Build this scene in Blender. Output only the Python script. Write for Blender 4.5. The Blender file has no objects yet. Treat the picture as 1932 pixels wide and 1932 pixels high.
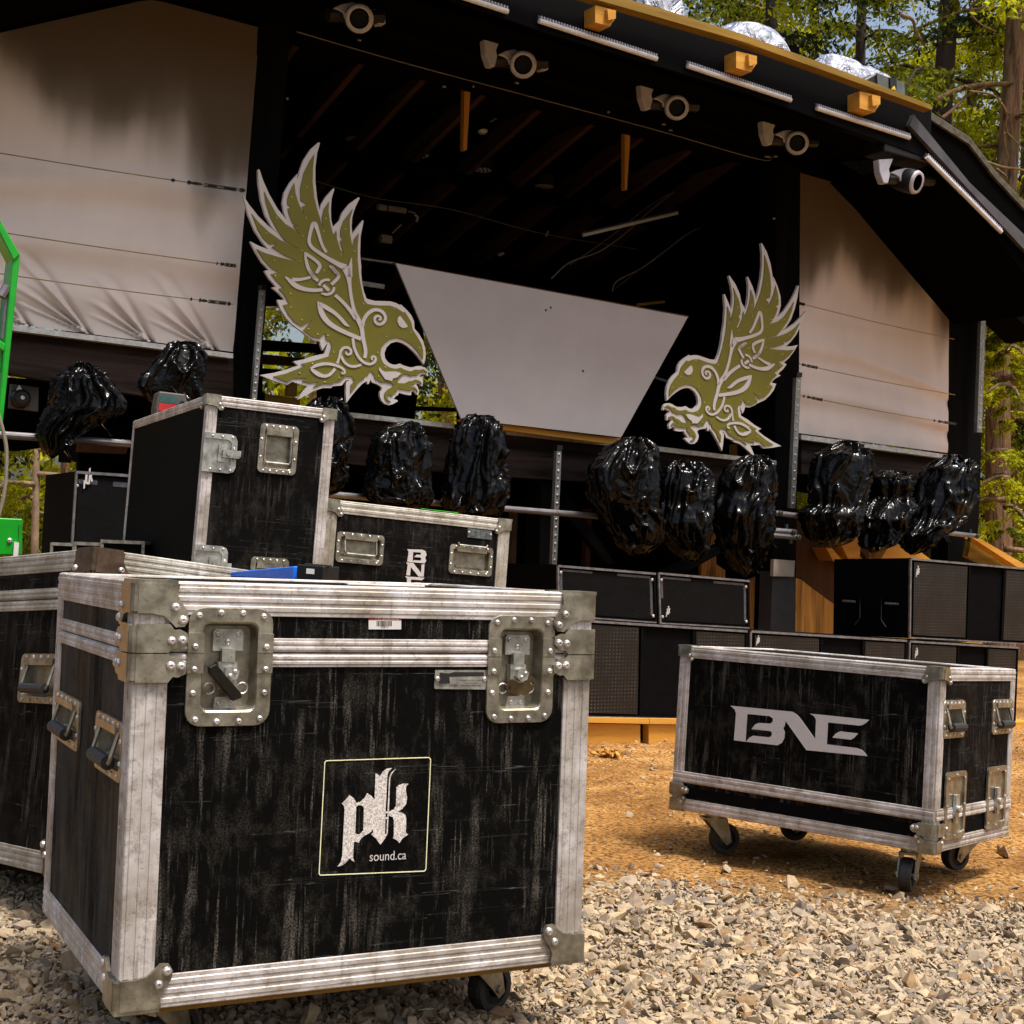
import bpy, bmesh, math, random
import numpy as np
from mathutils import Vector, Matrix, noise
from mathutils.geometry import tessellate_polygon
R = math.radians
scene = bpy.context.scene
COL = scene.collection
# ---------------- camera, world, sun, exposure ----------------
FPX, PITCH, ROLL, CZ = 2620.0, .0388, .0397, .87
FW = np.array([0, math.cos(PITCH), math.sin(PITCH)])
RT0 = np.array([1., 0, 0]); UP0 = np.cross(RT0, FW)
RT = math.cos(ROLL)*RT0+math.sin(ROLL)*UP0
UP = -math.sin(ROLL)*RT0+math.cos(ROLL)*UP0
CAMP = np.array([0, 0, CZ])
cd = bpy.data.cameras.new('camera'); cam = bpy.data.objects.new('camera', cd); COL.objects.link(cam)
cam.matrix_world = Matrix(((RT[0], UP[0], -FW[0], 0), (RT[1], UP[1], -FW[1], 0), (RT[2], UP[2], -FW[2], CZ), (0, 0, 0, 1)))
cd.sensor_width = 36; cd.lens = FPX/1932*36; cd.clip_start = .05; cd.clip_end = 500
scene.camera = cam
w = bpy.data.worlds.new('World'); scene.world = w; w.use_nodes = True
nt = w.node_tree; sky = nt.nodes.new('ShaderNodeTexSky'); sky.sky_type = 'NISHITA'; sky.sun_disc = False
SUN_EL, SUN_AZ = 69, 125     # azimuth measured clockwise from +Y
sky.sun_elevation = R(SUN_EL); sky.sun_rotation = R(SUN_AZ); sky.air_density = 1.3; sky.dust_density = 7.0; sky.ozone_density = .8
nt.links.new(sky.outputs[0], nt.nodes['Background'].inputs[0]); nt.nodes['Background'].inputs[1].default_value = .12
ld = bpy.data.lights.new('sun', 'SUN'); ld.energy = 3.2; ld.angle = R(12); ld.color = (1, .95, .88)
so = bpy.data.objects.new('sun', ld); COL.objects.link(so)
sd = Vector((math.sin(R(SUN_AZ))*math.cos(R(SUN_EL)), math.cos(R(SUN_AZ))*math.cos(R(SUN_EL)), math.sin(R(SUN_EL))))
so.rotation_euler = sd.to_track_quat('Z', 'Y').to_euler(); so.location = sd*30
scene.view_settings.view_transform = 'Standard'; scene.view_settings.look = 'None'
scene.view_settings.exposure = .62; scene.view_settings.gamma = 1

# ---------------- geometry helpers ----------------
def nrm(v): v = np.array(v, float); return v/np.linalg.norm(v)
def ray(u, v): return nrm(FW+(u-966)/FPX*RT+(966-v)/FPX*UP)
def hit(u, v, o, n):
    d = ray(u, v); n = np.array(n, float); return CAMP+d*(((np.array(o)-CAMP)@n)/(d@n))
def at_depth(u, v, y): d = ray(u, v); return CAMP+d*(y/d[1])
def ground_pt(u, v): return hit(u, v, (0, 0, 0), (0, 0, 1))
def crop(x0, y0, size, out=1932.):
    k = size/out*.503125
    return lambda pts: [(x0*.503125+a*k, y0*.503125+b*k) for a, b in pts]
class Fr:
    """a frame: origin + three axes; coordinates are (along, outward, up)"""
    def __init__(s, o, x, y, z=(0, 0, 1)):
        s.o = np.array(o, float); s.B = np.array([nrm(x), nrm(y), nrm(z)])
    def w(s, p): return s.o+np.asarray(p, float)@s.B
    def px(s, u, v, off=0., axis=1):
        n = s.B[axis]; return (hit(u, v, s.o+off*n, n)-s.o)@s.B.T
WORLD = Fr((0, 0, 0), (1, 0, 0), (0, 1, 0))
class MB:
    def __init__(s, fr=WORLD): s.fr = fr; s.v = []; s.f = []; s.m = []; s.cur = 0
    def add(s, vs, fs):
        b = len(s.v); s.v += [tuple(map(float, p)) for p in vs]; s.f += [tuple(i+b for i in f) for f in fs]; s.m += [s.cur]*len(fs); return s
    def hexa(s, p):   # 8 pts: 0-3 bottom loop, 4-7 top loop
        return s.add(p, [(3, 2, 1, 0), (4, 5, 6, 7), (0, 1, 5, 4), (1, 2, 6, 5), (2, 3, 7, 6), (3, 0, 4, 7)])
    def box(s, x0, x1, y0, y1, z0, z1):
        return s.hexa([(x0, y0, z0), (x1, y0, z0), (x1, y1, z0), (x0, y1, z0), (x0, y0, z1), (x1, y0, z1), (x1, y1, z1), (x0, y1, z1)])
    def prism(s, pts, a0, a1, axes=(0, 2, 1), holes=()):
        """pts 2-D in axes[0],axes[1]; extruded along axes[2] from a0 to a1"""
        loops = [list(pts)]+[list(h) for h in holes]
        tess = tessellate_polygon([[Vector((p[0], p[1], 0)) for p in l] for l in loops])
        flat = [p for l in loops for p in l]; n = len(flat)
        def mk(p, a):
            q = [0, 0, 0]; q[axes[0]] = p[0]; q[axes[1]] = p[1]; q[axes[2]] = a; return q
        fs = [tuple(t) for t in tess]+[tuple(i+n for i in t[::-1]) for t in tess]
        b = 0
        for l in loops:
            k = len(l)
            for i in range(k): j = (i+1) % k; fs.append((b+i, b+j, b+j+n, b+i+n))
            b += k
        return s.add([mk(p, a0) for p in flat]+[mk(p, a1) for p in flat], fs)
    def tube(s, pts, r, n=8, cap=True):
        pts = [np.array(p, float) for p in pts]; rs = r if hasattr(r, '__len__') else [r]*len(pts)
        vs = []; ref = None
        for i, p in enumerate(pts):
            t = nrm(pts[min(i+1, len(pts)-1)]-pts[max(i-1, 0)]+1e-9)
            if ref is None: ref = np.array([0, 0, 1.]) if abs(t[2]) < .9 else np.array([1., 0, 0])
            a = nrm(np.cross(t, ref)); b = np.cross(a, t); ref = b
            for k in range(n): q = 2*math.pi*k/n; vs.append(p+rs[i]*(math.cos(q)*a+math.sin(q)*b))
        fs = [(i*n+k, i*n+(k+1) % n, (i+1)*n+(k+1) % n, (i+1)*n+k) for i in range(len(pts)-1) for k in range(n)]
        if cap: fs += [tuple(range(n))[::-1], tuple(range((len(pts)-1)*n, len(pts)*n))]
        return s.add(vs, fs)
    def dome(s, c, ax, r, h, n=8):
        c = np.array(c, float); ax = nrm(ax); a = nrm(np.cross(ax, [.3, .5, .8])); b = np.cross(ax, a)
        vs = []
        for (q, hh) in ((1, 0), (.85, .65), (.45, 1), (.22, .95), (.2, .5)):
            for k in range(n): t = 2*math.pi*k/n; vs.append(c+r*q*(math.cos(t)*a+math.sin(t)*b)+ax*h*hh)
        fs = [(i*n+k, i*n+(k+1) % n, (i+1)*n+(k+1) % n, (i+1)*n+k) for i in range(4) for k in range(n)]+[tuple(range(4*n, 5*n))]
        return s.add(vs, fs)
    def build(s, name, mats, parent=None, smooth=False, bevel=0):
        me = bpy.data.meshes.new(name); V = s.fr.w(np.array(s.v))
        if parent is not None:
            Mi = np.array(parent['_inv']).reshape(4, 4); V = V@Mi[:3, :3].T+Mi[:3, 3]
        me.from_pydata(V.tolist(), [], s.f)
        mats = mats if isinstance(mats, (list, tuple)) else [mats]
        for m in mats: me.materials.append(m)
        if len(mats) > 1: me.polygons.foreach_set('material_index', s.m)
        bm = bmesh.new(); bm.from_mesh(me); bmesh.ops.recalc_face_normals(bm, faces=bm.faces)
        if bevel: bmesh.ops.bevel(bm, geom=[e for e in bm.edges if len(e.link_faces) == 2 and e.calc_face_angle() > .5], offset=bevel, segments=1, affect='EDGES', clamp_overlap=True)
        bm.to_mesh(me); bm.free()
        if smooth: me.polygons.foreach_set('use_smooth', [True]*len(me.polygons))
        o = bpy.data.objects.new(name, me); COL.objects.link(o)
        if parent is not None: o.parent = parent
        return o
def tag(o, label=None, cat=None, group=None, kind=None):
    if label: o['label'] = label
    if cat: o['category'] = cat
    if group: o['group'] = group
    if kind: o['kind'] = kind
    return o
ROOTS = []
def thing(name, label, cat, fr=WORLD, at=(0, 0, 0), group=None):
    o = bpy.data.objects.new(name, None); COL.objects.link(o); o.empty_display_size = .1
    p = fr.w(at); X, Y, Z = fr.B
    M = Matrix(((X[0], Y[0], Z[0], p[0]), (X[1], Y[1], Z[1], p[1]), (X[2], Y[2], Z[2], p[2]), (0, 0, 0, 1)))
    o.matrix_world = M; mi = M.inverted()
    o['_inv'] = [c for r in mi for c in r]; ROOTS.append(o)
    return tag(o, label, cat, group)
def sub(parent_obj, root):   # allow sub-parts under a part (parts sit at identity)
    parent_obj['_inv'] = list(root['_inv']); ROOTS.append(parent_obj); return parent_obj
def single(mb, name, mat, label, cat, base=None, group=None, **k):
    """a thing that is one mesh, its origin at its base"""
    V = np.array(mb.v); c = mb.fr.w(V)
    b = base if base is not None else np.array([*(c.min(0)+c.max(0))[:2]/2, c[:, 2].min()])
    o = mb.build(name, mat, **k)
    o.data.transform(Matrix.Translation(-Vector(b))); o.location = b
    return tag(o, label, cat, group)
# ---------------- material helpers ----------------
class NT:
    def __init__(s, name):
        s.m = bpy.data.materials.new(name); s.m.use_nodes = True; s.t = s.m.node_tree; s.b = s.t.nodes['Principled BSDF']
        s.co = s.t.nodes.new('ShaderNodeTexCoord')
    def n(s, ty, **k):
        d = s.t.nodes.new(ty)
        for a, b in k.items():
            if a in d.inputs: s.put(d, a, b)
            else: setattr(d, a, b)
        return d
    def put(s, d, a, b):
        if isinstance(b, bpy.types.NodeSocket): s.t.links.new(b, d.inputs[a])
        else: d.inputs[a].default_value = b
    def set(s, **k):
        for a, b in k.items(): s.put(s.b, a.replace('_', ' '), b)
    def coord(s, scale=(1, 1, 1), which='Object', rot=(0, 0, 0)):
        mp = s.n('ShaderNodeMapping'); s.t.links.new(s.co.outputs[which], mp.inputs[0]); mp.inputs['Scale'].default_value = scale; mp.inputs['Rotation'].default_value = rot
        return mp.outputs[0]
    def noise(s, sc, co=None, det=6, rough=.6, dist=0):
        d = s.n('ShaderNodeTexNoise'); d.inputs['Scale'].default_value = sc; d.inputs['Detail'].default_value = det; d.inputs['Roughness'].default_value = rough; d.inputs['Distortion'].default_value = dist
        s.t.links.new(co if co is not None else s.co.outputs['Object'], d.inputs['Vector']); return d.outputs['Fac']
    def ramp(s, f, stops):
        d = s.n('ShaderNodeValToRGB'); s.t.links.new(f, d.inputs[0]); e = d.color_ramp.elements
        while len(e) < len(stops): e.new(.5)
        for i, (p, c) in enumerate(stops):
            e[i].position = p; c = (c, c, c) if not hasattr(c, '__len__') else c; e[i].color = (*c, 1)
        return d.outputs[0]
    def mix(s, f, a, b, mode='MIX'):
        d = s.n('ShaderNodeMix', data_type='RGBA', blend_type=mode)
        for i, x in ((0, f), (6, a), (7, b)):
            if isinstance(x, bpy.types.NodeSocket): s.t.links.new(x, d.inputs[i])
            else: d.inputs[i].default_value = x if i == 0 else (*x, 1)
        return d.outputs[2]
    def bump(s, f, st=.3, dist=.01, prev=None):
        d = s.n('ShaderNodeBump'); d.inputs['Strength'].default_value = st; d.inputs['Distance'].default_value = dist; s.t.links.new(f, d.inputs['Height'])
        if prev is not None: s.t.links.new(prev, d.inputs['Normal'])
        s.t.links.new(d.outputs[0], s.b.inputs['Normal']); return d.outputs[0]
def flat(name, c, rough=.6, metal=0, var=.25, sc=12, spec=.5, bump=0, bsc=60):
    t = NT(name); f = t.noise(sc); t.set(Base_Color=t.mix(t.ramp(f, [(.3, 0), (.7, 1)]), tuple(x*(1-var) for x in c), tuple(min(1, x*(1+var)) for x in c)), Roughness=rough, Metallic=metal)
    t.b.inputs['Specular IOR Level'].default_value = spec
    if bump: t.bump(t.noise(bsc), bump, .005)
    return t.m
def mk_alu(name, dirt=.5, tint=(.60, .57, .55)):
    t = NT(name)
    big = t.noise(9, det=8); fine = t.noise(120, t.coord((1, 1, 1)), det=3); scr = t.noise(60, t.coord((1, 1, .08)), det=2); scr2 = t.noise(60, t.coord((.08, .3, 1)), det=2)
    c = t.mix(t.ramp(big, [(.38, 1), (.62, 0)]), tint, tuple(x*.55*k for x, k in zip(tint, (1, .94, .82))))
    c = t.mix(t.ramp(fine, [(.60, 0), (.72, dirt)]), c, (.10, .08, .06))
    c = t.mix(t.ramp(scr, [(.62, 0), (.70, .5)]), c, (.18, .16, .14)); c = t.mix(t.ramp(scr2, [(.64, 0), (.7, .6)]), c, (.75, .72, .70))
    c = t.mix(t.ramp(t.noise(34, det=9, rough=.8), [(.5, 0), (.64, .65)]), c, (.16, .12, .09)); t.set(Base_Color=c, Metallic=.35, Roughness=t.ramp(big, [(.3, .5), (.7, .7)])); t.bump(scr, .25, .002); return t.m
def mk_steel(name, tint=(.40, .38, .30)):
    t = NT(name); f = t.noise(30, det=8); g = t.noise(220, det=2)
    c = t.mix(t.ramp(f, [(.35, 0), (.65, 1)]), tuple(x*.5 for x in tint), tint); c = t.mix(t.ramp(g, [(.60, 0), (.72, .5)]), c, (.10, .08, .04))
    t.set(Base_Color=c, Metallic=.85, Roughness=t.ramp(f, [(.3, .3), (.7, .5)])); t.bump(g, .15, .001); return t.m
def mk_panel(name, lo=.0018, hi=.11, amount=.6, tint=(1, .88, .74), grey=None):
    """black laminate with dried rain runs of several widths, patchy dust and scratches"""
    t = NT(name); runs = None
    def mul(x, y):
        m = t.n('ShaderNodeMath', operation='MULTIPLY'); t.t.links.new(x, m.inputs[0]); t.t.links.new(y, m.inputs[1]); return m.outputs[0]
    def mx(x, y):
        m = t.n('ShaderNodeMath', operation='MAXIMUM'); t.t.links.new(x, m.inputs[0]); t.t.links.new(y, m.inputs[1]); return m.outputs[0]
    wide = t.ramp(t.noise(30, t.coord((1, 1, .11)), det=4, rough=.7, dist=.3), [(.54, 0), (.66, 1)]); thin = t.ramp(t.noise(120, t.coord((1, 1, .05)), det=3, rough=.6), [(.56, 0), (.64, 1)])
    patch = t.ramp(t.noise(6, det=7, rough=.65), [(.44, 0), (.60, 1)]); patch2 = t.ramp(t.noise(11, t.coord((1, 1, .5)), det=6, rough=.7), [(.46, .0), (.62, 1)]); d = t.noise(300, det=2); grain = t.ramp(d, [(.40, .1), (.60, 1)])
    m = mx(mul(wide, patch), mul(thin, patch2)); m = mul(m, grain)
    c = t.mix(m, tuple(lo*x for x in tint), tuple(hi*x for x in tint))
    if grey:      # grey dust washed off in broad dark runs
        wash = t.ramp(t.noise(9, t.coord((1, 1, .12)), det=6, rough=.75, dist=.4), [(.42, 0), (.56, 1)]); c = t.mix(mul(wash, t.ramp(d, [(.35, .55), (.6, 1)])), c, tuple(grey*x for x in tint))
    blot = t.noise(14, t.coord((1, 1, .7)), det=8, rough=.75); c = t.mix(mul(t.ramp(blot, [(.50, 0), (.66, amount)]), grain), c, tuple(hi*.5*x for x in tint))
    s = t.noise(8, t.coord((.2, .2, 11), rot=(0, .12, .3)), det=2); s2 = t.noise(10, t.coord((.25, .25, 9), rot=(0, -.35, .8)), det=2)
    c = t.mix(t.ramp(s, [(.665, 0), (.67, .55), (.675, 0)]), c, (.16, .16, .15)); c = t.mix(t.ramp(s2, [(.655, 0), (.66, .5), (.664, 0)]), c, (.14, .15, .14))
    t.set(Base_Color=c, Roughness=t.ramp(patch, [(0, .6), (1, .85)])); t.b.inputs['Specular IOR Level'].default_value = .06
    t.bump(d, .12, .001); return t.m
def mk_wood(name, a, b, axis=2, sc=14, rough=.7, bump=.3, spec=.2):
    t = NT(name); s = [1, 1, 1]; s[axis] = .06; co = t.coord(tuple(s)); f = t.noise(sc, co, det=8, rough=.65, dist=1.2); g = t.noise(sc*6, co, det=3)
    c = t.mix(t.ramp(f, [(.3, 0), (.7, 1)]), a, b); c = t.mix(t.ramp(g, [(.55, 0), (.75, .6)]), c, tuple(x*.45 for x in a))
    t.set(Base_Color=c, Roughness=rough); t.b.inputs['Specular IOR Level'].default_value = spec; t.bump(f, bump, .004); return t.m
M = {}
M['alu'] = mk_alu('worn_aluminium', .5, (.62, .58, .57)); M['alu_side'] = mk_alu('scuffed_aluminium', .75, (.50, .48, .43)); M['steel'] = mk_steel('zinc_steel', (.42, .39, .31)); M['steel_b'] = mk_steel('bright_zinc', (.62, .62, .58)); M['rust'] = mk_steel('rusted_bracket', (.17, .11, .07))
M['rivet'] = mk_steel('rivet_head', (.75, .70, .68))
M['panel'] = mk_panel('rain_streaked_laminate'); M['panel2'] = mk_panel('dusty_laminate', .003, .08, .8, (1, .86, .78)); M['panel_side'] = mk_panel('grey_dusty_laminate', .003, .10, .5, (1, .98, .94), .045); M['panel_dark'] = flat('dark_board', (.0025, .0025, .0025), .85, spec=.06)
M['white'] = flat('decal_white', (.50, .47, .46), .6, var=.12, sc=300)
def mk_speck():
    t = NT('worn_white_decal'); f = t.noise(420, det=2); g = t.noise(26, det=6)
    c = t.mix(t.ramp(f, [(.44, .0), (.58, .75)]), (.70, .64, .60), (.22, .20, .19)); c = t.mix(t.ramp(g, [(.62, 0), (.72, .8)]), c, (.06, .05, .05)); t.set(Base_Color=c, Roughness=.6); return t.m
M['speck'] = mk_speck()
M['cream'] = flat('cream_line', (.75, .72, .45), .5, var=.1)
M['black'] = flat('black_metal', (.008, .008, .009), .45, var=.3, spec=.35); M['rubber'] = flat('black_rubber', (.012, .012, .012), .55, var=.3, sc=80, bump=.3, bsc=400); M['void'] = flat('black_paint_and_void_shade_matt', (.0016, .0014, .0014), .95, var=.2, spec=.02)
M['brownblack'] = flat('grimy_butterfly', (.008, .006, .003), .4, .4, sc=60, var=.6)
# ---------------- road case builder ----------------
def ribs(w, n=3, base=.003, h=.0013):
    """profile of a ribbed extrusion face: (distance from the arris, height)"""
    out = []; step = (w-.006)/n
    for i in range(n):
        a = .004+i*step
        out += [(a, base), (a+step*.10, base+h), (a+step*.55, base+h), (a+step*.65, base)]
    return out+[(w-.001, base), (w, 0)]
def extr(mb, p0, p1, n1, n2, w=.05, n=3, w2=None):
    """L-shaped aluminium extrusion on an arris p0-p1; faces look along n1 and n2"""
    p0, p1, n1, n2 = (np.array(x, float) for x in (p0, p1, n1, n2))
    A = ribs(w, n); Bp = ribs(w2 or w, n)
    prof = [(h, -d) for d, h in A[::-1]]+[(.003, .001), (.001, .003)]+[(-d, h) for d, h in Bp]    # coordinates along (n1,n2)
    prof += [(-(w2 or w), -.002), (-.004, -.004), (-.002, -w)]
    k = len(prof); vs = [p+a*n1+b*n2 for p in (p0, p1) for a, b in prof]
    mb.add(vs, [(i, (i+1) % k, k+(i+1) % k, k+i) for i in range(k)]); 
    for e in (0, 1):
        mb.add([vs[e*k+i] for i in range(k)], [(i, i+1, k-2) if i < k-3 else (i, i+1, k-1) for i in range(k-3)])
def flatstrip(mb, p0, p1, up, out, w, n=2, base=.003):
    p0, p1, up, out = (np.array(x, float) for x in (p0, p1, up, out))
    prof = [(0, 0)]+ribs(w, n, base); k = len(prof); vs = [p+d*up+h*out for p in (p0, p1) for d, h in prof]
    mb.add(vs, [(i, (i+1) % k, k+(i+1) % k, k+i) for i in range(k)])
    mb.add(vs[:k], [tuple(range(k))]); mb.add(vs[k:], [tuple(range(k))])
CORNER = [(0, 0), (.066, 0), (.064, .018), (.070, .030), (.080, .043), (.083, .058), (.076, .069), (.062, .070), (.052, .060), (.042, .052), (.022, .048), (0, .048)]
SEAM = [(0, 0), (.052, 0), (.058, .006), (.072, .008), (.083, .018), (.081, .032), (.069, .038), (.060, .037), (.053, .046), (0, .046)]
def plate(mb, prof, org, eu, ev, en, th=.0065, sc=1., riv=()):
    """a flat bracket: 2-D profile placed at org with axes eu, ev, thickness along en; rivets on slot 1"""
    org, eu, ev, en = (np.array(x, float) for x in (org, eu, ev, en))
    t = MB(); t.prism([(a*sc, b*sc) for a, b in prof], -.001, th)   # local x,z / y=th
    mb.add([org+p[0]*eu+p[2]*ev+p[1]*en for p in t.v], t.f)
    mb.cur = 1
    for a, b in riv: mb.dome(org+a*sc*eu+b*sc*ev+en*th, en, .0078*sc, .005*sc, 10)
    mb.cur = 0
def rrect(w, h, r, n=5):
    out = []
    for cx, cy, a0 in ((w/2-r, h/2-r, 0), (-w/2+r, h/2-r, 90), (-w/2+r, -h/2+r, 180), (w/2-r, -h/2+r, 270)):
        for i in range(n+1): a = R(a0+90*i/n); out.append((cx+r*math.cos(a), cy+r*math.sin(a)))
    return out
class Face:
    """a face of a case: origin, u axis (right), v axis (up), normal"""
    def __init__(s, o, u, v, n, w, h): s.o, s.u, s.v, s.n, s.w, s.h = (np.array(x, float) for x in (o, u, v, n, w, h))
    def p(s, a, b, c=0): return s.o+a*s.u+b*s.v+c*s.n
    def fr(s): return s
def facemb(fr, face):
    """MB whose coordinates are (a, out, b) on the face"""
    O = fr.w(face.o); return MB(Fr(O, face.u@fr.B, face.n@fr.B, face.v@fr.B))
def panel_holes(mb, w, h, holes, th=.012):
    xs = sorted({0, w}|{c for q in holes for c in (q[0], q[1])}); zs = sorted({0, h}|{c for q in holes for c in (q[2], q[3])})
    for i in range(len(xs)-1):
        for j in range(len(zs)-1):
            cx, cz = (xs[i]+xs[i+1])/2, (zs[j]+zs[j+1])/2
            if any(q[0] < cx < q[1] and q[2] < cz < q[3] for q in holes): continue
            a, b, c, d = xs[i], xs[i+1], zs[j], zs[j+1]
            mb.add([(a, 0, c), (b, 0, c), (b, 0, d), (a, 0, d)], [(0, 1, 2, 3)])
def dish(mb, cx, cz, W, H, depth=.022, rim=.026, r=.026):
    """recessed pressed-steel dish: flange ring, sloping walls, floor"""
    o = rrect(W, H, r); i1 = rrect(W-2*rim, H-2*rim, r*.5); i2 = rrect(W-2*rim-.010, H-2*rim-.010, r*.4); n = len(o)
    rings = [(o, .0), (o, .004), ([(x*.99, y*.99) for x, y in o], .0055), ([(x*1.04, y*1.04) for x, y in i1], .0055), (i1, .003), (i2, -depth)]
    vs = [(cx+x, y, cz+z) for R_, y in rings for x, z in R_]
    mb.add(vs, [(k*n+i, k*n+(i+1) % n, (k+1)*n+(i+1) % n, (k+1)*n+i) for k in range(len(rings)-1) for i in range(n)]+[tuple(range(5*n, 6*n))])
def latch(root, fr, face, cx, cz, W=.125, H=.205, handle='wing'):
    """recessed butterfly latch"""
    mb = facemb(fr, face); dish(mb, cx, cz, W, H)
    for x0 in (-1, 1):      # step in the flange at the lid seam
        mb.box(cx+x0*(W/2-.013)-.0135, cx+x0*(W/2-.013)+.0135, .004, .0085, cz+.0235, cz+.056); mb.box(cx+x0*(W/2-.013)-.0135, cx+x0*(W/2-.013)+.0135, .004, .0085, cz-.010, cz+.0215)
    mb.cur = 1
    for (a, b) in [(-.38, .43), (-.13, .455), (.13, .455), (.38, .43), (-.42, .17), (.42, .17), (-.42, -.02), (.42, -.02), (-.42, -.22), (.42, -.22), (-.38, -.44), (-.13, -.46), (.13, -.46), (.38, -.44)]:
        mb.dome((cx+a*W, .0088 if abs(b) < .18 else .0055, cz+b*H), (0, 1, 0), .0058, .004, 10)
    L = sub(mb.build('latch', [M['steel'], M['rivet']], root, bevel=0), root)
    cz = cz+.0115
    p = facemb(fr, face)                                     # keeper plate on the lid half
    p.prism([(cx-.025, cz+.014), (cx+.026, cz+.014), (cx+.026, cz+.045), (cx+.022, cz+.050), (cx-.021, cz+.050), (cx-.025, cz+.046)], -.022, -.012)
    p.cur = 1
    for a, b in ((-.017, .042), (.017, .042), (0, .029)): p.dome((cx+a, -.012, cz+b), (0, 1, 0), .005, .003, 8)
    p.cur = 0; p.box(cx-.011, cx+.011, -.016, -.004, cz-.004, cz+.018); p.box(cx-.016, cx+.016, -.02, -.006, cz-.05, cz-.004)
    p.prism([(cx-.021, cz-.082), (cx+.018, cz-.082), (cx+.017, cz-.062), (cx-.018, cz-.062)], -.022, -.010)
    p.cur = 1
    for a in (-.011, .009): p.dome((cx+a, -.010, cz-.073), (0, 1, 0), .0045, .003, 8)
    p.build('keeper_plate', [M['steel_b'], M['rivet']], L)
    g = facemb(fr, face)
    hx = [(cx+.004+.013*math.cos(R(k*60+15)), cz-.022+.013*math.sin(R(k*60+15))) for k in range(6)]
    g.prism(hx, -.008, .006); g.cur = 1; g.dome((cx+.001, .006, cz-.026), (0, 1, 0), .004, .003, 8); g.dome((cx+.009, .006, cz-.019), (0, 1, 0), .004, .003, 8)
    g.build('pivot_nut', [M['steel_b'], M['rivet']], L)
    h = facemb(fr, face)
    if handle == 'wing':
        P = [(-.014, -.030), (-.022, -.034), (-.026, -.045), (-.022, -.054), (.002, -.058), (.012, -.060), (.022, -.056), (.026, -.048), (.034, -.044), (.036, -.034), (.030, -.026), (.020, -.024), (.014, -.036), (0, -.038)]
        hole = [[(cx-.020+.004*math.cos(R(k*60)), cz-.046+.005*math.sin(R(k*60))) for k in range(6)], [(cx+.028+.004*math.cos(R(k*60)), cz-.038+.004*math.sin(R(k*60))) for k in range(6)]]
        h.prism([(cx+a, cz+b) for a, b in P], -.006, -.001, holes=hole); h.build('butterfly_handle', M['brownsteel'], L)
    else:
        P = [(-.036, -.012), (-.034, -.022), (.002, -.062), (.006, -.068), (.022, -.062), (.020, -.054), (.012, -.046), (-.024, -.006)]
        h.prism([(cx+a, cz+b) for a, b in P], -.004, .010); h.build('butterfly_handle', M['brownblack'], L, bevel=.0015)
    q = facemb(fr, face)
    for sx in (-1, 1): q.tube([(cx+sx*.028+.009*math.cos(R(a)), -.012, cz-.048+.009*math.sin(R(a))) for a in range(0, 361, 24)], .0015, 6)
    q.build('spring_ring', M['rivet'], L)
def handle(root, fr, face, cx, cz, W=.11, H=.15, bail='down', grip='rubber', horizontal=False):
    mb = facemb(fr, face); dish(mb, cx, cz, W, H, .018, .018, .016); mb.cur = 1
    pts = [(x*(W/2-.009), s*(H/2-.008)) for s in (-1, 1) for x in (-.8, -.4, 0, .4, .8)]+[(s*(W/2-.008), y*H) for s in (-1, 1) for y in (-.18, .18)]
    for a, b in pts: mb.dome((cx+a, .0055, cz+b), (0, 1, 0), .0045, .003, 7)
    mb.cur = 0; mb.box(cx-W*.34, cx+W*.34, -.004, .010, cz+H*.27, cz+H*.40); mb.box(cx-W*.3, cx+W*.3, -.018, -.012, cz-H*.25, cz-H*.2)
    L = sub(mb.build('recessed_handle', [M['steel'], M['rivet']], root), root)
    g = facemb(fr, face); dz = -H*.17; out = .014
    if bail == 'up': dz, out = H*.52, .012
    if bail == 'flat': dz, out = -H*.26, .004
    z0 = cz+H*.30; x = W*.33
    g.tube([(cx-x, .002, z0), (cx-x, out, cz+dz+.006), (cx-x*.92, out+.002, cz+dz-.004), (cx+x*.92, out+.002, cz+dz-.004), (cx+x, out, cz+dz+.006), (cx+x, .002, z0)], .0038, 7)
    g.build('bail', M['steel'], L)
    if grip: 
        g = facemb(fr, face); g.tube([(cx-x*.86, out+.002, cz+dz-.004), (cx+x*.86, out+.002, cz+dz-.004)], .0125 if grip == 'rubber' else .004, 10); g.build('grip', M['rubber'] if grip == 'rubber' else M['steel_b'], L)
M['brownsteel'] = mk_steel('tarnished_wing', (.17, .12, .06))
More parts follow.
